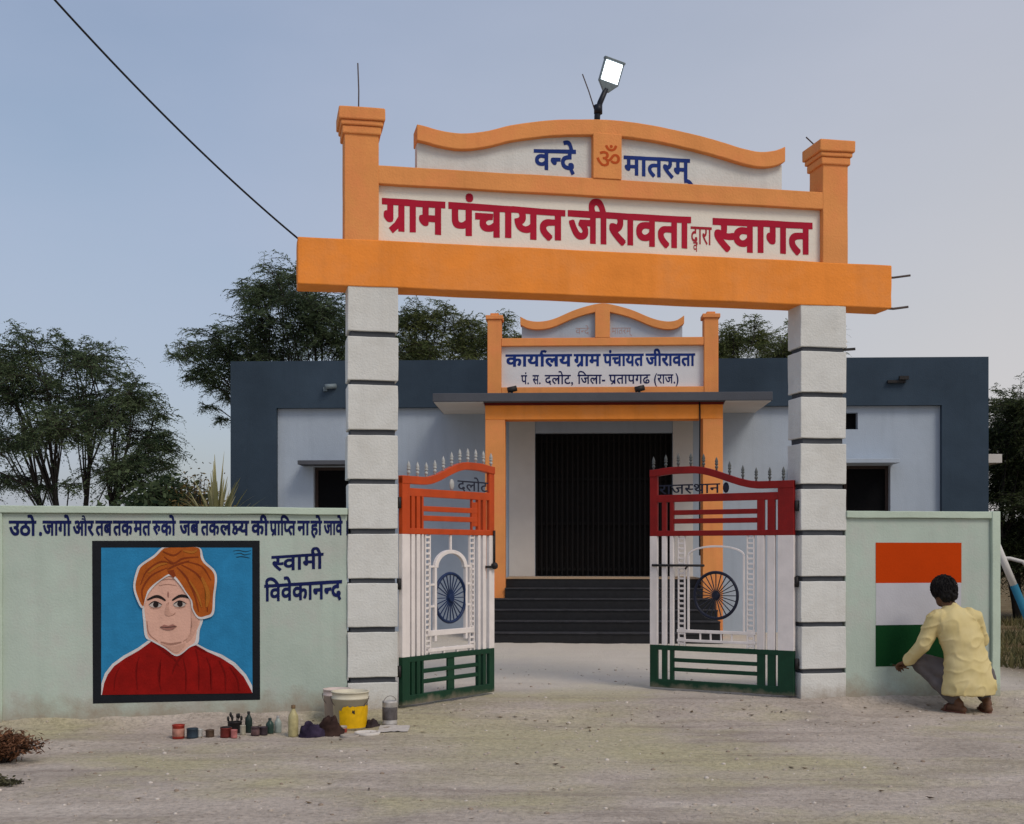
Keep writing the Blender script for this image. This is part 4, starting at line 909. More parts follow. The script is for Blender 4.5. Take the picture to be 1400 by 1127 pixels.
# paler swept yard behind the gate, brown scrub soil away to the right
yard = maprange(sp.outputs['Y'], 10.6, 12.2, 0, .85)
base = mixc(yard, base, mixc(nse(2.2), (.58,.52,.44), (.68,.62,.53)))
scrub = N(t, 'ShaderNodeMath', operation='MULTIPLY')
t.links.new(maprange(sp.outputs['X'], 4.7, 5.6, 0, 1), scrub.inputs[0]); t.links.new(maprange(sp.outputs['Y'], 10.6, 11.6, 0, 1), scrub.inputs[1])
base = mixc(scrub.outputs[0], base, mixc(ramp(nse(1.6, 7), [(.38,(0,0,0)),(.62,(1,1,1))]), (.13,.085,.042), (.20,.155,.085)))
t.links.new(base, b.inputs['Base Color']); b.inputs['Roughness'].default_value = .95; b.inputs['Specular IOR Level'].default_value = .1
h1 = N(t, 'ShaderNodeMath', operation='MULTIPLY_ADD'); t.links.new(nse(14, 6), h1.inputs[0]); h1.inputs[1].default_value = 1.5; t.links.new(nse(70, 4), h1.inputs[2])
bp = N(t, 'ShaderNodeBump', Strength=.7, Distance=.02); t.links.new(h1.outputs[0], bp.inputs['Height']); t.links.new(bp.outputs[0], b.inputs['Normal'])
go = g.build('ground', m, recalc=False); go['kind'] = 'structure'; go['label'] = 'packed brown earth forecourt in front of the gateway'

def gz(x, y):
    v = Vector((x, y, 0))
    return ground_z(x, y) + .012 * noise.noise(v * .9) + .010 * noise.noise(v * 3.1) + .005 * noise.noise(v * 9)
def onG(px, py):
    """photo point on the ground"""
    Y = 1700 * 1.33 / (py - 755)
    for _ in range(6):
        X = (px - 700) / 1700 * Y; Y = 1700 * (1.25 - gz(X, Y)) / (py - 755)
    return Vector(((px - 700) / 1700 * Y, Y, gz((px - 700) / 1700 * Y, Y)))

# loose grit and litter
pb = MB()
ico = [(0,0,1),(.89,0,.45),(.28,.85,.45),(-.72,.53,.45),(-.72,-.53,.45),(.28,-.85,.45),(.72,.53,-.45),(-.28,.85,-.45),(-.89,0,-.45),(-.28,-.85,-.45),(.72,-.53,-.45),(0,0,-1)]
icf = [(0,1,2),(0,2,3),(0,3,4),(0,4,5),(0,5,1),(1,6,2),(2,7,3),(3,8,4),(4,9,5),(5,10,1),(6,7,2),(7,8,3),(8,9,4),(9,10,5),(10,6,1),(11,7,6),(11,8,7),(11,9,8),(11,10,9),(11,6,10)]
for _ in range(2600):
    y = random.uniform(4.6, 13.5); x = random.uniform(-.44*y, .44*y)
    s_ = gw(0,0); d = (x-G0[0])*math.sin(TH)-(y-G0[1])*math.cos(TH); sl = (x-G0[0])*math.cos(TH)+(y-G0[1])*math.sin(TH)
    if -.45 < d < .03 and not .25 < sl < 3.6: continue
    if random.random() > .35 + .65*max(0, noise.noise(Vector((x*.8, y*.8, 3)))+.4): continue
    r = random.choice([.004,.005,.006,.006,.008,.010,.014]); q = random.uniform(.55,.9)
    c, s2 = math.cos(_), math.sin(_); z = gz(x, y)
    pb.add([(x + (a*c - e*s2)*r*1.2, y + (a*s2 + e*c)*r, z + f*r*q + r*.1) for a, e, f in ico], icf, random.choice([0,0,0,1,2]), True)
po = pb.build('gravel', [plain('grey grit', (.42,.36,.30), .9), plain('brown grit', (.28,.22,.17), .9), plain('pale grit', (.60,.54,.48), .9)], recalc=False); po['kind'] = 'stuff'
lt = MB()
for _ in range(150):
    if random.random() < .7: p = gw(random.uniform(-3.2, 5.4), random.uniform(.05, 1.1))
    else: y = random.uniform(4.7, 10); p = Vector((random.uniform(-.43*y,.43*y), y, 0))
    z = gz(p.x, p.y) + .004; a = random.uniform(0, 6.3); l_ = random.uniform(.012,.03); w_ = l_*random.uniform(.25,.5)
    ca, sa = math.cos(a), math.sin(a)
    lt.add([(p.x+ca*l_, p.y+sa*l_, z+random.uniform(0,.01)), (p.x-sa*w_, p.y+ca*w_, z), (p.x-ca*l_, p.y-sa*l_, z+random.uniform(0,.012)), (p.x+sa*w_, p.y-ca*w_, z+.004)], [(0,1,2,3)])
lo = lt.build('leaf_litter', leafmat('dry litter', (.05,.032,.02), (.18,.12,.06), .1), recalc=False); lo['kind'] = 'stuff'

# ------------------------------------------------------------------ vegetation
M['bark'] = plain('dark bark', (.040,.034,.030), .9, spec=.1, scale=12)
LF = {'dark': leafmat('dark feathery leaves', (.018,.040,.020), (.120,.160,.075), .4),
      'mid': leafmat('olive feathery leaves', (.036,.060,.018), (.170,.190,.065), .4),
      'deep': leafmat('deep green leaves', (.016,.030,.012), (.085,.105,.038), .3)}
def leaves_mesh(name, mat, cen, dirs, ln, wd, parent):
    """one small pointed leaf per row: centre, direction, length, width"""
    n = len(cen); cen = np.asarray(cen); dirs = np.asarray(dirs); dirs /= np.linalg.norm(dirs, axis=1, keepdims=True) + 1e-9
    rv = rng.normal(size=(n,3)); sd = np.cross(dirs, rv); sd /= np.linalg.norm(sd, axis=1, keepdims=True) + 1e-9
    ln = np.asarray(ln)[:,None]; wd = np.asarray(wd)[:,None]
    V = np.empty((n,4,3)); V[:,0] = cen - dirs*ln*.5; V[:,1] = cen + sd*wd*.5; V[:,2] = cen + dirs*ln*.5; V[:,3] = cen - sd*wd*.5
    me = bpy.data.meshes.new(name); me.vertices.add(4*n); me.vertices.foreach_set('co', V.reshape(-1))
    me.loops.add(4*n); me.loops.foreach_set('vertex_index', np.arange(4*n)); me.polygons.add(n)
    me.polygons.foreach_set('loop_start', np.arange(n)*4); me.polygons.foreach_set('loop_total', np.full(n,4))
    me.materials.append(mat); me.update(calc_edges=True); me.validate()
    o = bpy.data.objects.new(name, me); C.objects.link(o); o.parent = parent; return o
def tree(label, base, clumps, mat, Y, stems=3, dens=1.0, leaf=(.055,.016), group=None, name='feathery_tree', depth=1.0):
    """clumps: (px, py, r px) seen at distance Y; limbs run from the stems to every clump and twigs fan out of it"""
    tr = thing(name, label, 'tree', base, 0, group)
    B = Vector(base); k = Y / 1700
    cl = []
    for px, py, r in clumps:
        c = at(px, py, Y) - B; r = r * k
        for j in range(3 if r > .25 else 1):
            f = 0 if j == 0 else 1
            cl.append((c + Vector((random.gauss(0,.35)*r*f, random.uniform(-1.4,1.4)*depth*(.5+r), random.gauss(0,.28)*r*f)), r*random.uniform(.8,1.1)))
    top = max(c.z for c, r in cl); cx = sum(c.x for c, r in cl) / len(cl)
    wood = MB(); forks = []
    for s in range(stems):
        a = s / max(1, stems-1) - .5 if stems > 1 else 0
        f = Vector((a * 1.3 + .25*cx, random.uniform(-.5,.5), top * random.uniform(.40,.58)))
        p0 = Vector((a*.30, random.uniform(-.08,.08), -.2)); r0 = .085 if stems > 1 else .14
        mid = p0.lerp(f, .5) + Vector((random.uniform(-.15,.15), random.uniform(-.12,.12), 0))
        pts = [Vector(q) for q in (p0, p0.lerp(mid,.55)+Vector((random.uniform(-.06,.06),0,0)), mid, f)]
        wood.tube(pts, [r0, r0*.8, r0*.62, r0*.40], 8); forks.append((f, mid, r0*.40))
    cen = []; dr = []; ln = []; wd = []
    def curl(p0, d, L, droop, q): return p0 + d*L*q + Vector((0,0,-droop*L*q*q))
    for c, r in cl:
        f, md, rr = min(forks, key=lambda q: (q[0].xy - c.xy).length + random.uniform(0, .4))
        st = f.lerp(md, random.uniform(0,.5)) if c.z > f.z - .1 else md
        hz = Vector((c.x-st.x, c.y-st.y, 0))
        p1 = st + hz*.45 + Vector((random.uniform(-.15,.15), random.uniform(-.15,.15), (c.z-st.z)*.65 + .10*hz.length))
        pb_ = p1.lerp(c, .55) + Vector((random.uniform(-.1,.1), random.uniform(-.1,.1), random.uniform(0,.12)))
        wood.tube([st, st.lerp(p1,.55), p1, pb_, c], [rr*.55, rr*.42, rr*.32, .012, .006], 5, cap=False)
        for _ in range(max(10, int(52 * dens * (.35 + r)))):
            d = Vector((random.gauss(0,1), random.gauss(0,1), random.gauss(.22,.42))).normalized(); L = r * (random.uniform(.6, 1.5) if random.random() < .86 else random.uniform(1.5, 2.1)); dp = random.uniform(.15,.45)
            s0 = c.lerp(pb_, random.uniform(0,.6)) + Vector((random.gauss(0,.25), random.gauss(0,.25), random.gauss(0,.16))) * r
            wood.tube([curl(s0, d, L, dp, q) for q in (0,.5,1)], [.007,.005,.002], 3, cap=False)
            m_ = int(17 * (.25 + L)); side = d.cross(Vector((0,0,1))).normalized()
            for i in range(m_):
                q = (i + random.random()) / m_ * .95 + .08; p = curl(s0, d, L, dp, q)
                q2 = (side * random.choice((-1,1)) * random.uniform(.5,1.1) + d * random.uniform(.1,.9) + Vector((0,0,random.gauss(-.12,.35)))).normalized()
                for j in range(4):                       # a feathery frond of four leaflet rows
                    off = q2 * (.02 + .036*j) + Vector((0,0,-.006*j*j)); e = q2*1.6 + Vector((random.gauss(0,.6), random.gauss(0,.6), random.gauss(-.2,.5)))
                    cen.append((p + off)[:]); dr.append(e[:]); ln.append(leaf[0]*random.uniform(.7,1.4)*(1.1-.12*j)); wd.append(leaf[1]*random.uniform(.7,1.5)*(1.15-.15*j))
    wood.build('trunk', M['bark'], tr, recalc=False)
    leaves_mesh('crown', mat, cen, dr, ln, wd, tr)
    return tr
A_ = [(20,492,34),(58,482,34),(102,484,34),(150,500,32),(30,538,42),(85,540,42),(140,545,42),(188,540,26),(60,588,34),(112,595,38),(168,592,38),(208,600,24),(150,640,32),(192,645,24),(222,632,16),(12,655,20),(60,665,16),(10,600,28),(-30,520,42),(-45,590,42),(-35,655,30),(120,668,16),(215,560,14),(48,462,12),(93,462,12),(212,632,22),(236,600,12),(180,660,18),(226,655,12),(130,560,30),(60,520,30)]
tree('broad dark feathery tree standing behind the portrait wall', (at(95,690,20).x, 20.0, 0), A_, LF['dark'], 20.0, stems=4, dens=.72)
B_ = [(322,374,11),(352,378,16),(385,376,20),(425,392,34),(455,425,36),(365,408,20),(400,438,34),(345,436,18),(440,465,32),(385,474,28),(335,470,24),(298,474,28),(262,478,20),(238,488,12),(318,506,24),(282,508,18),(300,540,10),(275,552,8),(300,574,9),(345,500,28),(480,440,38),(500,475,38),(262,518,9),(520,430,24),(318,386,12),(340,398,16),(370,388,18),(410,372,14),(300,486,26),(340,452,22),(250,500,14),(290,528,14),(430,445,30)]
tree('tall feathery tree rising behind the left end of the office roof', (at(405,690,25).x, 25.0, 0), B_, LF['dark'], 25.0, stems=3, dens=.85)
C_ = [(560,438,26),(590,460,34),(558,476,30),(632,440,26),(640,472,34),(676,462,28),(612,420,16),(690,432,12),(720,476,30),(760,478,28),(580,500,34),(650,505,34),(600,425,10)]
tree('lighter green tree showing over the roof beside the left gateway column', (at(620,690,26).x, 26.5, 0), C_, LF['mid'], 26.5, stems=2, dens=1.0, depth=.8)
D_ = [(992,468,24),(1012,452,20),(1042,458,24),(1072,466,28),(1030,436,9),(1060,484,30),(1002,488,26),(1100,470,28),(1128,482,22),(960,484,22),(1085,440,10)]
tree('small olive tree showing over the roof to the right of the blue sign', (at(1040,690,27).x, 27.0, 0), D_, LF['mid'], 27.0, stems=2, dens=.95, depth=.8)
E_ = [(1388,556,30),(1374,590,24),(1404,600,40),(1378,645,26),(1404,660,38),(1384,692,28),(1398,724,34),(1436,580,46),(1446,650,46),(1380,748,24),(1412,770,38),(1440,720,44),(1460,770,40),(1372,715,12)]
tree('dark bushy tree beyond the right end of the wall', (at(1420,760,23).x, 23.5, 0), E_, LF['deep'], 23.5, stems=4, dens=2.1, depth=.8)

def shrub(label, p, sx, sz, n, mat, name='shrub', leaf=(.05,.02)):
    s = thing(name, label, 'shrub', p)
    wood = MB(); cen = []; dr = []; ln = []; wd = []
    for i in range(n):
        a = random.uniform(0, 6.3); tl = random.uniform(.1, 1); e = Vector((math.cos(a)*sx*tl, math.sin(a)*sx*.7*tl, sz*random.uniform(.70,1.0)*(1-.38*tl*tl)))
        pts = [Vector((e.x*.12, e.y*.12, -.02)), e*.5 + Vector((0,0,.12*sz)), e]
        wood.tube(pts, [.010,.007,.003], 4, cap=False)
        for _ in range(46):
            q = random.uniform(.3, 1); pp = pts[0].lerp(pts[1], min(1,q*2)) if q < .5 else pts[1].lerp(pts[2], q*2-1)
            o_ = Vector((random.gauss(0,.05), random.gauss(0,.05), random.gauss(0,.04))) * (sz + .3)
            cen.append((pp+o_)[:]); dr.append((random.gauss(0,1), random.gauss(0,1), random.gauss(0,.6))); ln.append(leaf[0]*random.uniform(.7,1.4)); wd.append(leaf[1]*random.uniform(.7,1.4))
    wood.build('stem', M['bark'], s, recalc=False); leaves_mesh('foliage', mat, cen, dr, ln, wd, s)
    return s
shrub('low dark shrub behind the wall between the feathery tree and the office', (at(225,690,19).x, 19, 0), 1.25, 2.42, 620, LF['dark'], leaf=(.11,.05))
shrub('brown dry bush behind the wall close to the spiky plant', (at(272,690,18.4).x, 18.4, 0),   .55, 2.45, 110, leafmat('browning leaves', (.05,.035,.012), (.17,.12,.04), .2), leaf=(.06,.025))
shrub('reddish brown dried weed at the far left foot of the wall', onG(0, 1042), .30, .19, 90, leafmat('dried weed', (.05,.022,.012), (.22,.10,.05), .15), name='dry_weed', leaf=(.04,.010))
shrub('small olive weed beside the dried brown weed', onG(-4, 1074), .15, .04, 16, leafmat('olive weed', (.05,.05,.025), (.16,.15,.08), .2), name='weed', leaf=(.025,.012))
for i in range(9):
    pass
# rough grass beyond the right end of the wall
gv = []; gf = []
for _ in range(9000):
    y = random.uniform(11.6, 22.5); x = random.uniform(5.3, 12.5) if _ % 2 else y * random.uniform(.37, .47)
    if x < 5.3: continue
    if x < 8.2 and y > 18.6: continue
    if noise.noise(Vector((x*.9, y*.9, 2))) < -.12: continue
    a = random.uniform(0, 6.3); h = random.uniform(.04, .17); w_ = .006 + .05*h; z = gz(x, y); lx = random.gauss(0, .4)*h; ly = random.gauss(0, .4)*h
    o_ = len(gv); gv += [(x-w_*math.cos(a), y-w_*math.sin(a), z-.01), (x+w_*math.cos(a), y+w_*math.sin(a), z-.01), (x+lx, y+ly, z+h)]; gf.append((o_, o_+1, o_+2))
gm = MB(); gm.add(gv, gf); gr_ = gm.build('rough_grass', leafmat('rough grass', (.045,.055,.018), (.20,.17,.075), .3), recalc=False); gr_['kind'] = 'stuff'
# spiky plant
sp_ = thing('spiky_plant', 'yellow green spiky plant with drooping blades just over the wall', 'plant', (at(296,690,13.5).x, 13.5, 0))
bl = MB()
for i in range(110):
    a = random.uniform(0, 6.3); el = random.uniform(.35, 1.5); L = random.uniform(.55, .95); h = random.uniform(1.25, 1.5)
    d = Vector((math.cos(a)*math.cos(el), math.sin(a)*math.cos(el), math.sin(el))); sd = Vector((-math.sin(a), math.cos(a), 0)); o_ = Vector((0,0,h))
    pr = []
    for q in (0,.25,.5,.75,1):
        p = o_ + d*L*q + Vector((0,0,-.45*L*q*q*math.cos(el))); wq = .022*(1-q**2)+.002
        pr += [p - sd*wq, p + sd*wq]
    bl.add(pr, [(2*j,2*j+1,2*j+3,2*j+2) for j in range(4)])
bl.build('blades', leafmat('yellowing blades', (.13,.14,.05), (.42,.38,.20), .25), sp_, recalc=False)
MB().tube([(0,0,-.1),(.03,0,.6),(0,0,1.3)], [.09,.075,.07], 10).build('stem', M['bark'], sp_)

# ------------------------------------------------------------------ overhead cable
cb = MB(); a = gw(-.585, -.1, 3.735); e = Vector((-3.05, 8.2, 4.93)); pts = []
for i in range(41):
    q = i / 40 * 1.5; p = a.lerp(e, q); p.z -= .25 * q * (1.0 - q); pts.append(p)
cb.tube(pts, .0075, 6)
tag(cb.build('overhead_cable', M['cable']), 'black cable sagging from the upper left sky to the left end of the gateway beam', 'cable')

# leaning pole
pl_ = thing('leaning_pole', 'white pole with a blue lower end leaning outside the right end of the wall', 'pole', (5.86, 13.4, 0))
p0 = at(1360, 738, 13.4) - pl_.location; p1 = at(1386, 800, 13.4) - pl_.location; dd = (p1-p0); p2 = p0 + dd * ((p0.z + .02) / -dd.z)
MB().tube([p0, p1], .038, 14).build('white_length', paint('chalky pole paint', (.62,.60,.57), var=.15), pl_)
MB().tube([p1, p2], .042, 14).build('blue_length', paint('blue pole paint', (.03,.16,.25), var=.15), pl_)

# ------------------------------------------------------------------ painter's things along the foot of the left wall
def tin(label, px, py, wpx, hpx, col, band=None, name='paint_tin', lid=None, group=None):
    p = onG(px, py); k = p.y / 1700; r = wpx*k/2; h = hpx*k
    o = thing(name, label, 'tin', p, random.uniform(0,6), group)
    b = MB().lathe([(.001,.004),(r*.96,.004),(r*.96,.008),(r,.010),(r*.97,.016),(r*.97,h*.9),(r,h*.92),(r,h),(r*.86,h),(r*.84,h*.93),(.001,h*.93)], (0,0,-.004), 20)
    b.build('can', plain('painted tin '+label[:12], col, .4, .2, var=.25, scale=20), o)
    if band: MB().lathe([(r*.975,h*.22),(r*.985,h*.23),(r*.985,h*.74),(r*.975,h*.75)], (0,0,-.004), 20).build('paint_band', plain('tin band '+label[:12], band, .5, var=.35, scale=24), o)
    if lid: MB().lathe([(.001,h*1.0),(r*.9,h*1.0),(r*.95,h*1.01),(r*.9,h*1.05),(.001,h*1.06)], (0,0,-.003), 18).build('lid', plain('lid '+label[:10], lid, .5), o)
    return o
def bottle(label, px, py, wpx, hpx, col, cap, name='bottle'):
    p = onG(px, py); k = p.y / 1700; r = wpx*k/2; h = hpx*k
    o = thing(name, label, 'bottle', p)
    MB().lathe([(.001,.003),(r*.92,.003),(r,.012),(r,h*.58),(r*.93,h*.66),(r*.5,h*.80),(r*.34,h*.86),(r*.34,h*.92),(.001,h*.92)], (0,0,-.004), 18).build('bottle_body', plain('plastic '+label[:14], col, .3, var=.2), o)
    MB().lathe([(r*.42,h*.89),(r*.42,h*.99),(.001,h)], (0,0,-.004), 14).build('cap', plain('cap '+label[:14], cap, .5), o)
    return o
GP = 'paint pots along the wall foot'
tin('red paint tin with a pale label, leftmost of the pots', 244, 1010, 17, 20, (.30,.035,.022), (.42,.20,.15), group=GP)
tin('low navy blue paint tin next to the red tin', 263, 1009, 16, 14, (.035,.055,.075), group=GP)
tin('small white cup beside the navy tin', 273, 1008, 8, 12, (.50,.50,.48), name='cup', group=GP)
tin('low rusty brown tin right of the white cup', 287, 1008, 12, 11, (.10,.065,.045), group=GP)
tin('dark red tin with a black lid near the middle of the pots', 309, 1008, 16, 14, (.17,.03,.025), lid=(.02,.018,.018), group=GP)
tin('little pink tin in front of the black brush pot', 320, 1009, 9, 12, (.50,.18,.17), group=GP)
bp_ = tin('black brush pot holding dark brushes', 321, 1002, 20, 16, (.02,.018,.018), name='brush_pot', group=GP)
for i in range(6):
    a = i * 1.05; MB().tube([(.012*math.cos(a), .012*math.sin(a), .03), (.045*math.cos(a), .045*math.sin(a), .095+.012*(i%3))], [.005,.004], 6).ball((.048*math.cos(a), .048*math.sin(a), .105+.012*(i%3)), (.010,.010,.02), 6).build('brush', M['iron'], bp_)
tin('narrow cream cup right of the pink tin', 332, 1005, 8, 14, (.45,.42,.33), name='cup', group=GP)
bottle('slim dark green bottle behind the cream cup', 340, 1002, 10, 30, (.02,.035,.03), (.02,.02,.02))
tin('purplish brown tin with a drip band, left of its twin', 349, 1006, 12, 13, (.07,.045,.05), (.12,.07,.07), group=GP)
tin('plain purplish brown tin left of the short green bottle', 360, 1005, 12, 12, (.055,.04,.05), group=GP)
bottle('short dark green bottle next to the clear bottle', 369, 1003, 11, 22, (.03,.06,.05), (.03,.04,.04))
bottle('pale translucent bottle with a grey cap', 380, 1002, 10, 24, (.30,.35,.32), (.3,.3,.3))
bottle('tall yellowish squeeze bottle with a brown cap', 401, 1007, 14, 44, (.42,.37,.19), (.16,.10,.05), 'squeeze_bottle')
def heap(label, px, py, wpx, hpx, col, name, cat):
    p = onG(px, py); k = p.y/1700; rx = wpx*k/2; h = hpx*k
    b = MB(); n = 26; m_ = 12; vs = []; fs = []
    for i in range(m_):
        for j in range(n):
            a = 2*math.pi*j/n; e = math.pi/2*i/(m_-1); v = Vector((math.cos(a)*math.cos(e), math.sin(a)*math.cos(e), math.sin(e)))
            q = 1 + .35*noise.noise(v*2.3+Vector((px,0,0))) + .16*noise.noise(v*6+Vector((px,0,0)))
            vs.append((v.x*rx*q, v.y*rx*.6*q, max(-.01, v.z*h*q - .008)))
    for i in range(m_-1):
        for j in range(n): fs.append((i*n+j, i*n+(j+1)%n, (i+1)*n+(j+1)%n, (i+1)*n+j))
    b.add(vs, fs, 0, True); o = b.build(name, plain(name+' cloth', col, .9, var=.5, scale=14, spec=.1)); o.location = p
    return tag(o, label, cat)
heap('crumpled dark purple rag left of the brown sack', 427, 1007, 34, 20, (.035,.026,.05), 'rag', 'rag')
heap('crumpled dark brown sack against the yellow bucket', 452, 1006, 34, 28, (.045,.026,.022), 'sack', 'sack')
heap('small dark rag between the white plate and the steel can', 509, 994, 20, 11, (.04,.03,.032), 'rag', 'rag')
def bucket(label, px, py, wpx, hpx, col, band, fill, mark=False):
    p = onG(px, py); k = p.y/1700; R1 = wpx*k/2; h = hpx*k; r0 = R1*.86
    o = thing('bucket', label, 'bucket', p)
    f = lambda z: r0 + (R1-r0)*z/h
    MB().lathe([(.001,0),(r0,0),(f(h*.80),h*.80),(R1*1.02,h*.80),(R1*1.03,h*.84),(R1*.995,h*.85),(R1,h*.97),(R1*1.045,h*.975),(R1*1.045,h),(R1*.96,h),(r0*.93,.02),(.001,.02)], (0,0,-.004), 32).build('bucket_body', plain('bucket plastic '+str(px), col, .4, var=.12, scale=8), o)
    if band:
        n = 30; vs = []; a0, a1 = R(238), R(366)
        for i in range(n+1):
            a = a0 + (a1-a0)*i/n; wob = .012*noise.noise(Vector((i*.5,0,0)))
            vs += [((f(h*.06)+.0012)*math.cos(a), (f(h*.06)+.0012)*math.sin(a), h*.05), ((f(h*.66)+.0012)*math.cos(a), (f(h*.66)+.0012)*math.sin(a), h*(.62 if 2 < i < n-1 else .5)+wob*1.5)]
        MB().add(vs, [(2*i,2*i+2,2*i+3,2*i+1) for i in range(n)], 0, True).build('label_band', plain('yellow label', band, .45, var=.1), o, recalc=False)
    if mark:
        vs = []
        for i in range(7):
            a = R(283) + R(9)*i/6; rr = f(h*.48)+.003
            vs += [(rr*math.cos(a), rr*math.sin(a), h*(.44+.02*math.sin(i))), (rr*math.cos(a), rr*math.sin(a), h*(.52-.02*math.cos(i*2)))]
        MB().add(vs, [(2*i,2*i+2,2*i+3,2*i+1) for i in range(6)]).build('mark', M['iron'], o, recalc=False)
    MB().tube([(R1*1.04*math.cos(a), R1*1.04*math.sin(a)*.55 - .02, h*.86 - .05*math.sin(a)*0 - abs(math.sin(a))*.10) for a in [math.pi + math.pi*i/18 for i in range(19)]], .0025, 6).build('handle', M['rebar'], o)
    MB().lathe([(.001,h*.9),(R1*.965,h*.9)], (0,0,0), 28).build('contents', plain('bucket contents '+str(px), fill, .5), o)
    return o
bucket('pinkish white plastic bucket half hidden behind the yellow one', 461, 988, 38, 46, (.60,.50,.46), None, (.55,.53,.5))
bucket('yellow plastic bucket with a cream rim at the foot of the left column', 479, 996, 50, 52, (.62,.57,.44), (.74,.43,.006), (.6,.55,.4), True)
tin('little red and white tin in front of the yellow bucket', 468, 1003, 13, 11, (.48,.42,.38), (.35,.06,.04), group=GP)
def lid(label, px, py, wpx, col):
    p = onG(px, py); r = wpx*p.y/1700/2
    o = MB().lathe([(.001,.006),(r*.8,.006),(r*.86,.016),(r*.97,.016),(r,.010),(r,.0)], (0,0,.002), 28).build('round_plate', plain('plate plastic '+str(px), col, .45, var=.15, scale=12)); o.location = p
    return tag(o, label, 'plate')
lid('larger white round plate lying on the ground before the yellow bucket', 502, 1004, 36, (.60,.56,.52))
lid('smaller grey round plate lying left of the white plate', 478, 1008, 26, (.34,.30,.26))
sc = tin('steel paint can with dark drips and a wire handle beside the gateway column', 533, 992, 21, 33, (.42,.40,.38), (.10,.09,.09), name='paint_can')
r_ = 21*sc.location.y/1700/2; h_ = 33*sc.location.y/1700
MB().tube([(r_*1.03*math.cos(q), 0, h_*.9 + .05*math.sin(q)) for q in [math.pi*i/12 for i in range(13)]], .002, 6).build('handle', M['rebar'], sc)
pp = MB(); q0 = onG(538, 998)
vs = [(x, y, gz(x, y) + .006 + .012*abs(noise.noise(Vector((x*20, y*20, 0))))) for y in [q0.y - .10 + .025*j for j in range(9)] for x in [q0.x - .11 + .025*i for i in range(10)]]
pp.add(vs, [(j*10+i, j*10+i+1, (j+1)*10+i+1, (j+1)*10+i) for j in range(8) for i in range(9)], 0, True)
tag(pp.build('paper_sheet', plain('crumpled paper', (.50,.46,.42), .9), recalc=False), 'crumpled pale paper sheet on the ground under the steel can', 'paper')

# ------------------------------------------------------------------ the squatting painter
def merged(mb, name, mat, parent, vox, it=3, wrinkle=0, wsc=8.0, fold=None):
    me = bpy.data.meshes.new('tmp'); me.from_pydata(mb.v, [], mb.f)
    o = bpy.data.objects.new('tmp', me); C.objects.link(o)
    r = o.modifiers.new('r', 'REMESH'); r.mode = 'VOXEL'; r.voxel_size = vox
    s = o.modifiers.new('s', 'SMOOTH'); s.iterations = it; s.factor = .5
    m2 = bpy.data.meshes.new_from_object(o.evaluated_get(bpy.context.evaluated_depsgraph_get()))
    bpy.data.objects.remove(o)
    if wrinkle:
        nr = [v.normal.copy() for v in m2.vertices]
        for v, n_ in zip(m2.vertices, nr):
            p = v.co; q = fold(p) if fold else p*wsc
            a_ = noise.noise(q); b2 = noise.noise(q*2.1 + Vector((5,2,9)))
            v.co = p + n_ * wrinkle * ((1.2*(1-abs(a_)*2.2)**3 if abs(a_) < .45 else 0) + .7*a_ + .5*b2) if fold else p + n_ * wrinkle * (a_ + .5*b2)
    m2.materials.append(mat); m2.name = name
    m2.polygons.foreach_set('use_smooth', [True]*len(m2.polygons)); m2.update()
    ob_ = bpy.data.objects.new(name, m2); C.objects.link(ob_); ob_.parent = parent
    return ob_
def cap_(mb, pts, rs, n=14):
    """closed tapered limb with rounded ends"""
    P = [Vector(p) for p in pts]; d0 = (P[0]-P[1]).normalized(); d1 = (P[-1]-P[-2]).normalized()
    q = [P[0]+d0*rs[0]*.98, P[0]+d0*rs[0]*.8, P[0]+d0*rs[0]*.45] + P + [P[-1]+d1*rs[-1]*.45, P[-1]+d1*rs[-1]*.8, P[-1]+d1*rs[-1]*.98]
    rr = [rs[0]*.15, rs[0]*.6, rs[0]*.89] + list(rs) + [rs[-1]*.89, rs[-1]*.6, rs[-1]*.15]
    return mb.tube(q, rr, n)
def rings(mb, sec, n=24):
    """body section: (centre, rx, ry, turn)"""
    vs = []
    for c, rx, ry, tz in sec:
        for j in range(n):
            a = 2*math.pi*j/n; x, y = rx*math.cos(a), ry*math.sin(a)
            vs.append((c[0]+x*math.cos(tz)-y*math.sin(tz), c[1]+x*math.sin(tz)+y*math.cos(tz), c[2]))
    fs = [(i*n+j, i*n+(j+1)%n, (i+1)*n+(j+1)%n, (i+1)*n+j) for i in range(len(sec)-1) for j in range(n)]
    fs += [tuple(reversed(range(n))), tuple(range((len(sec)-1)*n, len(sec)*n))]
    return mb.add(vs, fs, 0, True)
PO = Vector((3.80, 10.28, gz(3.80, 10.28)))
pe = thing('person', 'person in a pale yellow shirt squatting and painting the flag on the right wall', 'person', PO)
W = lambda x, y, z: Vector((x, y, z)) - PO
gl_ = PO.z
LS, LE, LW_ = W(3.515,10.33,.700), W(3.425,10.37,.47), W(3.345,10.52,.325)
RS, RE, RW = W(3.850,10.36,.710), W(3.95,10.47,.50), W(3.86,10.66,.43)
HL, KL, AL = W(3.72,10.30,.21), W(3.44,10.58,.34), W(3.70,10.28,gl_+.075)
HR, KR, AR = W(3.90,10.31,.21), W(3.92,10.68,.38), W(3.94,10.30,gl_+.075)
HC = W(3.605,10.40,.915); fd = Vector((-.26,.90,-.36)).normalized(); sd_ = fd.cross(Vector((0,0,1))).normalized(); ud = sd_.cross(fd)
hd_ = lambda a, b_, c: HC + sd_*a + fd*b_ + ud*c
skin = plain('brown skin', (.13,.065,.038), .55, var=.1, scale=20)
B = MB()
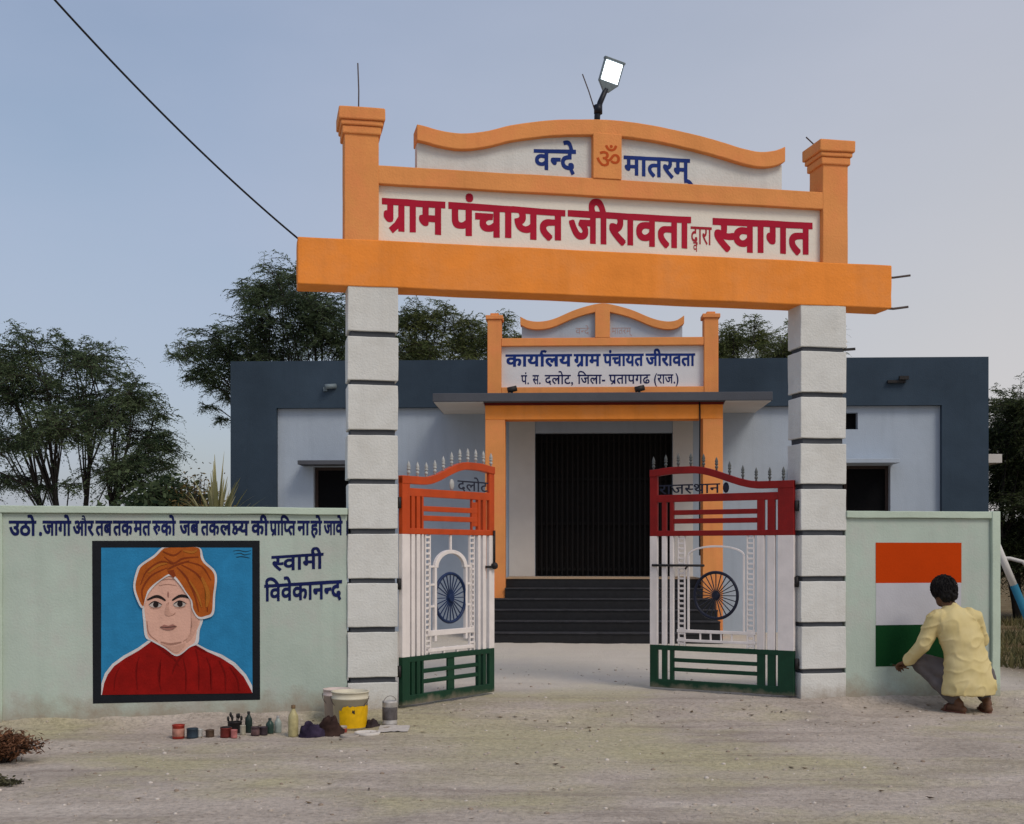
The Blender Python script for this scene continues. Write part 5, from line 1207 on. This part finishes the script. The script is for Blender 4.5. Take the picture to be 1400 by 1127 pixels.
rings(B, [(W(3.80,10.30,.13),.10,.09,.1),(W(3.80,10.30,.22),.145,.115,.1),(W(3.775,10.33,.40),.13,.095,.1),(W(3.72,10.34,.58),.14,.095,.1),(W(3.685,10.34,.68),.135,.085,.1),(W(3.67,10.345,.75),.08,.065,.1),(W(3.66,10.35,.79),.055,.055,.1)])
cap_(B, [W(3.665,10.345,.76), HC - ud*.06 - fd*.02], [.056,.052])
# head: skull, jaw, nose, brow, ears, lips
hv = MB().ball((0,0,0), (.076,.094,.108), 20); B.add([hd_(*v) for v in hv.v], hv.f, 0, True)
hv = MB().ball((0,.035,-.065), (.052,.055,.052), 14); B.add([hd_(*v) for v in hv.v], hv.f, 0, True)
cap_(B, [hd_(0,.088,.022), hd_(0,.104,-.022)], [.010,.016], 8)
cap_(B, [hd_(-.045,.078,.03), hd_(.045,.078,.03)], [.012,.012], 8)
cap_(B, [hd_(-.018,.088,-.058), hd_(.018,.088,-.058)], [.009,.009], 8)
for q in (-1, 1):
    hv = MB().ball((q*.079,-.005,-.008), (.012,.020,.032), 10); B.add([hd_(*v) for v in hv.v], hv.f, 0, True)
for s, e, w_ in ((LS, LE, LW_), (RS, RE, RW)): cap_(B, [s.lerp(e,.10), s.lerp(e,.5), e, e.lerp(w_,.4), w_], [.044,.042,.037,.036,.026])
for h, k, a in ((HL, KL, AL), (HR, KR, AR)):
    cap_(B, [h, h.lerp(k,.5), k, k.lerp(a,.35), a], [.078,.068,.052,.050,.036])
def hand(wr, tip, side, curl):
    """palm, four bent fingers of unequal length and a thumb from the palm's side"""
    d = (tip - wr).normalized(); up = Vector((0,0,1)); s = d.cross(up).normalized()*side; nrm = s.cross(d).normalized()
    if nrm.z > 0: nrm = -nrm
    pc = wr + d*.085
    for q in (-.030,-.010,.010,.030): cap_(B, [wr + s*q*.55 + d*.015, pc + s*q], [.016,.012], 8)
    for i, (q, l_) in enumerate(((-.033,.030),(-.011,.037),(.011,.034),(.033,.026))):
        k1 = pc + s*q*1.05 + (d*math.cos(curl*.5) + nrm*math.sin(curl*.5))*l_
        k2 = k1 + (d*math.cos(curl*1.3) + nrm*math.sin(curl*1.3))*l_*.75
        k3 = k2 + (d*math.cos(curl*2.1) + nrm*math.sin(curl*2.1))*l_*.6
        cap_(B, [pc + s*q, k1, k2, k3], [.0095,.0088,.0082,.007], 8)
    t0 = wr + d*.03 - s*.026; t1 = t0 + d*.028 - s*.020 + nrm*.012; t2 = t1 + d*.030 + s*.006 + nrm*.016
    cap_(B, [t0, t1, t2], [.013,.011,.009], 8)
    return pc + nrm*.026
gripL = hand(LW_, W(3.300,10.625,.285), -1, .95)
hand(RW, W(3.80,10.76,.41), 1, .45)
for a, toe, q in ((AL, W(3.60,10.47,gl_+.03), 1), (AR, W(3.965,10.53,gl_+.03), -1)):
    d = (toe - a); d.z = 0; d.normalize(); s = Vector((-d.y, d.x, 0)); hl = Vector((a.x, a.y, gl_-PO.z+.034)) - d*.035
    cap_(B, [hl, hl + d*.10 + Vector((0,0,.008)), hl + d*.17], [.034,.036,.030], 10); cap_(B, [a, hl + d*.05 + Vector((0,0,.02))], [.036,.034], 10)
    for i, (o_, l_) in enumerate(((.030,.064),(.012,.062),(-.004,.056),(-.018,.050),(-.030,.042))):
        cap_(B, [hl + d*.16 + s*o_*q*-1 + Vector((0,0,-.012)), hl + d*(.16+l_) + s*o_*q*-1 + Vector((0,0,-.018))], [.012 if i else .015, .009 if i else .013], 8)
merged(B, 'body', skin, pe, .0065, 2)
# eyes
for q in (-1, 1): MB().ball(hd_(q*.031,.080,.012), .011, 10).build('eye', plain('eye', (.05,.04,.035), .2), pe)
# hair: a thick cap with uneven locks
Hh = MB()
hv = MB().ball((0,-.022,.030), (.095,.104,.104), 22); Hh.add([hd_(*v) for v in hv.v], hv.f, 0, True)
hv = MB().ball((0,-.058,-.028), (.078,.060,.080), 18); Hh.add([hd_(*v) for v in hv.v], hv.f, 0, True)
hv = MB().ball((.010,.045,.075), (.070,.052,.045), 14); Hh.add([hd_(*v) for v in hv.v], hv.f, 0, True)
hr = merged(Hh, 'hair', plain('black hair', (.010,.009,.009), .65, spec=.12, var=.3, scale=60), pe, .006, 1, .012, fold=lambda p: Vector((p.x*34, p.y*34, p.z*16)))
lk = MB()
for i in range(420):
    a = random.uniform(0, 6.3); e = random.uniform(-.5, 1.45)
    v = Vector((math.cos(a)*math.cos(e), math.sin(a)*math.cos(e), math.sin(e)))
    if v.y > .45 and v.z < .35: continue
    p = Vector((v.x*.098, -.024 + v.y*.104, .022 + v.z*.106)); tn = Vector((random.gauss(0,.4), random.gauss(0,.4), -1)); tn = (tn - v*tn.dot(v)).normalized()
    lk.tube([hd_(*p), hd_(*(p + tn*.022 + v*.007)), hd_(*(p + tn*.045 + v*.004))], [.0035,.003,.001], 4, cap=False)
lk.build('loose_locks', plain('black locks', (.012,.010,.010), .6, spec=.15), hr, recalc=False)
# shirt
T = MB()
rings(T, [(W(3.775,10.27,.075),.215,.155,.05),(W(3.785,10.285,.15),.222,.168,.08),(W(3.785,10.30,.26),.200,.158,.1),(W(3.765,10.325,.40),.178,.140,.1),(W(3.725,10.335,.55),.186,.132,.1),(W(3.69,10.335,.65),.184,.124,.1),(W(3.68,10.34,.71),.160,.112,.1),(W(3.67,10.345,.765),.105,.085,.1),(W(3.66,10.35,.805),.066,.062,.1)], 32)
for s, e, w_ in ((LS, LE, LW_), (RS, RE, RW)):
    cap_(T, [s.lerp(W(3.68,10.34,.70),.25), s, s.lerp(e,.5), e, e.lerp(w_,.5), e.lerp(w_,.92)], [.082,.070,.066,.064,.057,.047])
cap_(T, [W(3.61,10.35,.80), W(3.66,10.31,.815), W(3.71,10.345,.80)], [.016,.020,.016], 10)
sh_m, sh_t, sh_b = newmat('pale yellow cotton')
stc = N(sh_t, 'ShaderNodeTexCoord'); sn = N(sh_t, 'ShaderNodeTexNoise', Scale=7.0, Detail=5.0); sh_t.links.new(stc.outputs['Object'], sn.inputs['Vector'])
sr = N(sh_t, 'ShaderNodeValToRGB'); sr.color_ramp.elements[0].position = .3; sr.color_ramp.elements[1].position = .7
sr.color_ramp.elements[0].color = (.58,.47,.21,1); sr.color_ramp.elements[1].color = (.68,.57,.30,1)
sh_t.links.new(sn.outputs['Fac'], sr.inputs['Fac']); sh_t.links.new(sr.outputs['Color'], sh_b.inputs['Base Color']); sh_b.inputs['Roughness'].default_value = .9; sh_b.inputs['Specular IOR Level'].default_value = .1
def folds(p): return Vector((p.x*5 + p.z*5, p.y*5, p.z*8 - p.x*7))
merged(T, 'shirt', sh_m, pe, .008, 5, .0075, fold=folds)
# trousers
Q = MB()
cap_(Q, [HL, HR], [.115,.115]); cap_(Q, [HL.lerp(HR,.5) + Vector((0,0,.03)), HL.lerp(HR,.5) + Vector((0,.01,.14))], [.13,.12])
for h, k, a in ((HL, KL, AL), (HR, KR, AR)):
    cap_(Q, [h, h.lerp(k,.5), k], [.100,.088,.074]); cap_(Q, [k, k.lerp(a,.4), k.lerp(a,.86)], [.074,.070,.056])
merged(Q, 'trousers', plain('grey brown trousers', (.125,.110,.108), .9, spec=.1, var=.2, scale=8), pe, .010, 3, .010, 11)
# sandals
for a, toe in ((AL, W(3.60,10.47,gl_+.03)), (AR, W(3.965,10.53,gl_+.03))):
    d = (toe - a); d.z = 0; d.normalize(); s = Vector((-d.y, d.x, 0)); c = Vector((a.x, a.y, gl_-PO.z)) + d*.065
    o2 = [(math.cos(q)*.125, math.sin(q)*.044*(1+.15*math.cos(q))) for q in [2*math.pi*i/20 for i in range(20)]]
    sb = MB(); n = 20
    vs = [c + d*x + s*y + Vector((0,0,.001)) for x, y in o2] + [c + d*x + s*y + Vector((0,0,.016)) for x, y in o2]
    sb.add(vs, [tuple(reversed(range(n))), tuple(range(n, 2*n))] + [(i, (i+1)%n, n+(i+1)%n, n+i) for i in range(n)])
    sb.tube([c + d*.05 + s*(.043*math.cos(q)) + Vector((0,0,.014+.055*math.sin(q))) for q in [math.pi*i/10 for i in range(11)]], .006, 6)
    sb.build('sandal', plain('reddish sandal', (.16,.06,.045), .7), pe)
# brush in the left hand
tipb = Vector((3.262, 10.725, .283)); gw_ = gripL + PO; bd = (tipb - gw_).normalized()
pbr = thing('paint_brush', 'small paint brush held against the lower edge of the green stripe', 'brush', gw_)
MB().tube([-bd*.09, Vector((0,0,0)), (tipb-gw_) - bd*.035], [.005,.007,.006], 10).build('handle', plain('brush wood', (.12,.06,.03), .6), pbr)
MB().tube([(tipb-gw_) - bd*.036, (tipb-gw_) - bd*.012, (tipb-gw_)], [.010,.012,.005], 10).build('bristles', plain('wet bristles', (.012,.07,.022), .5), pbr)
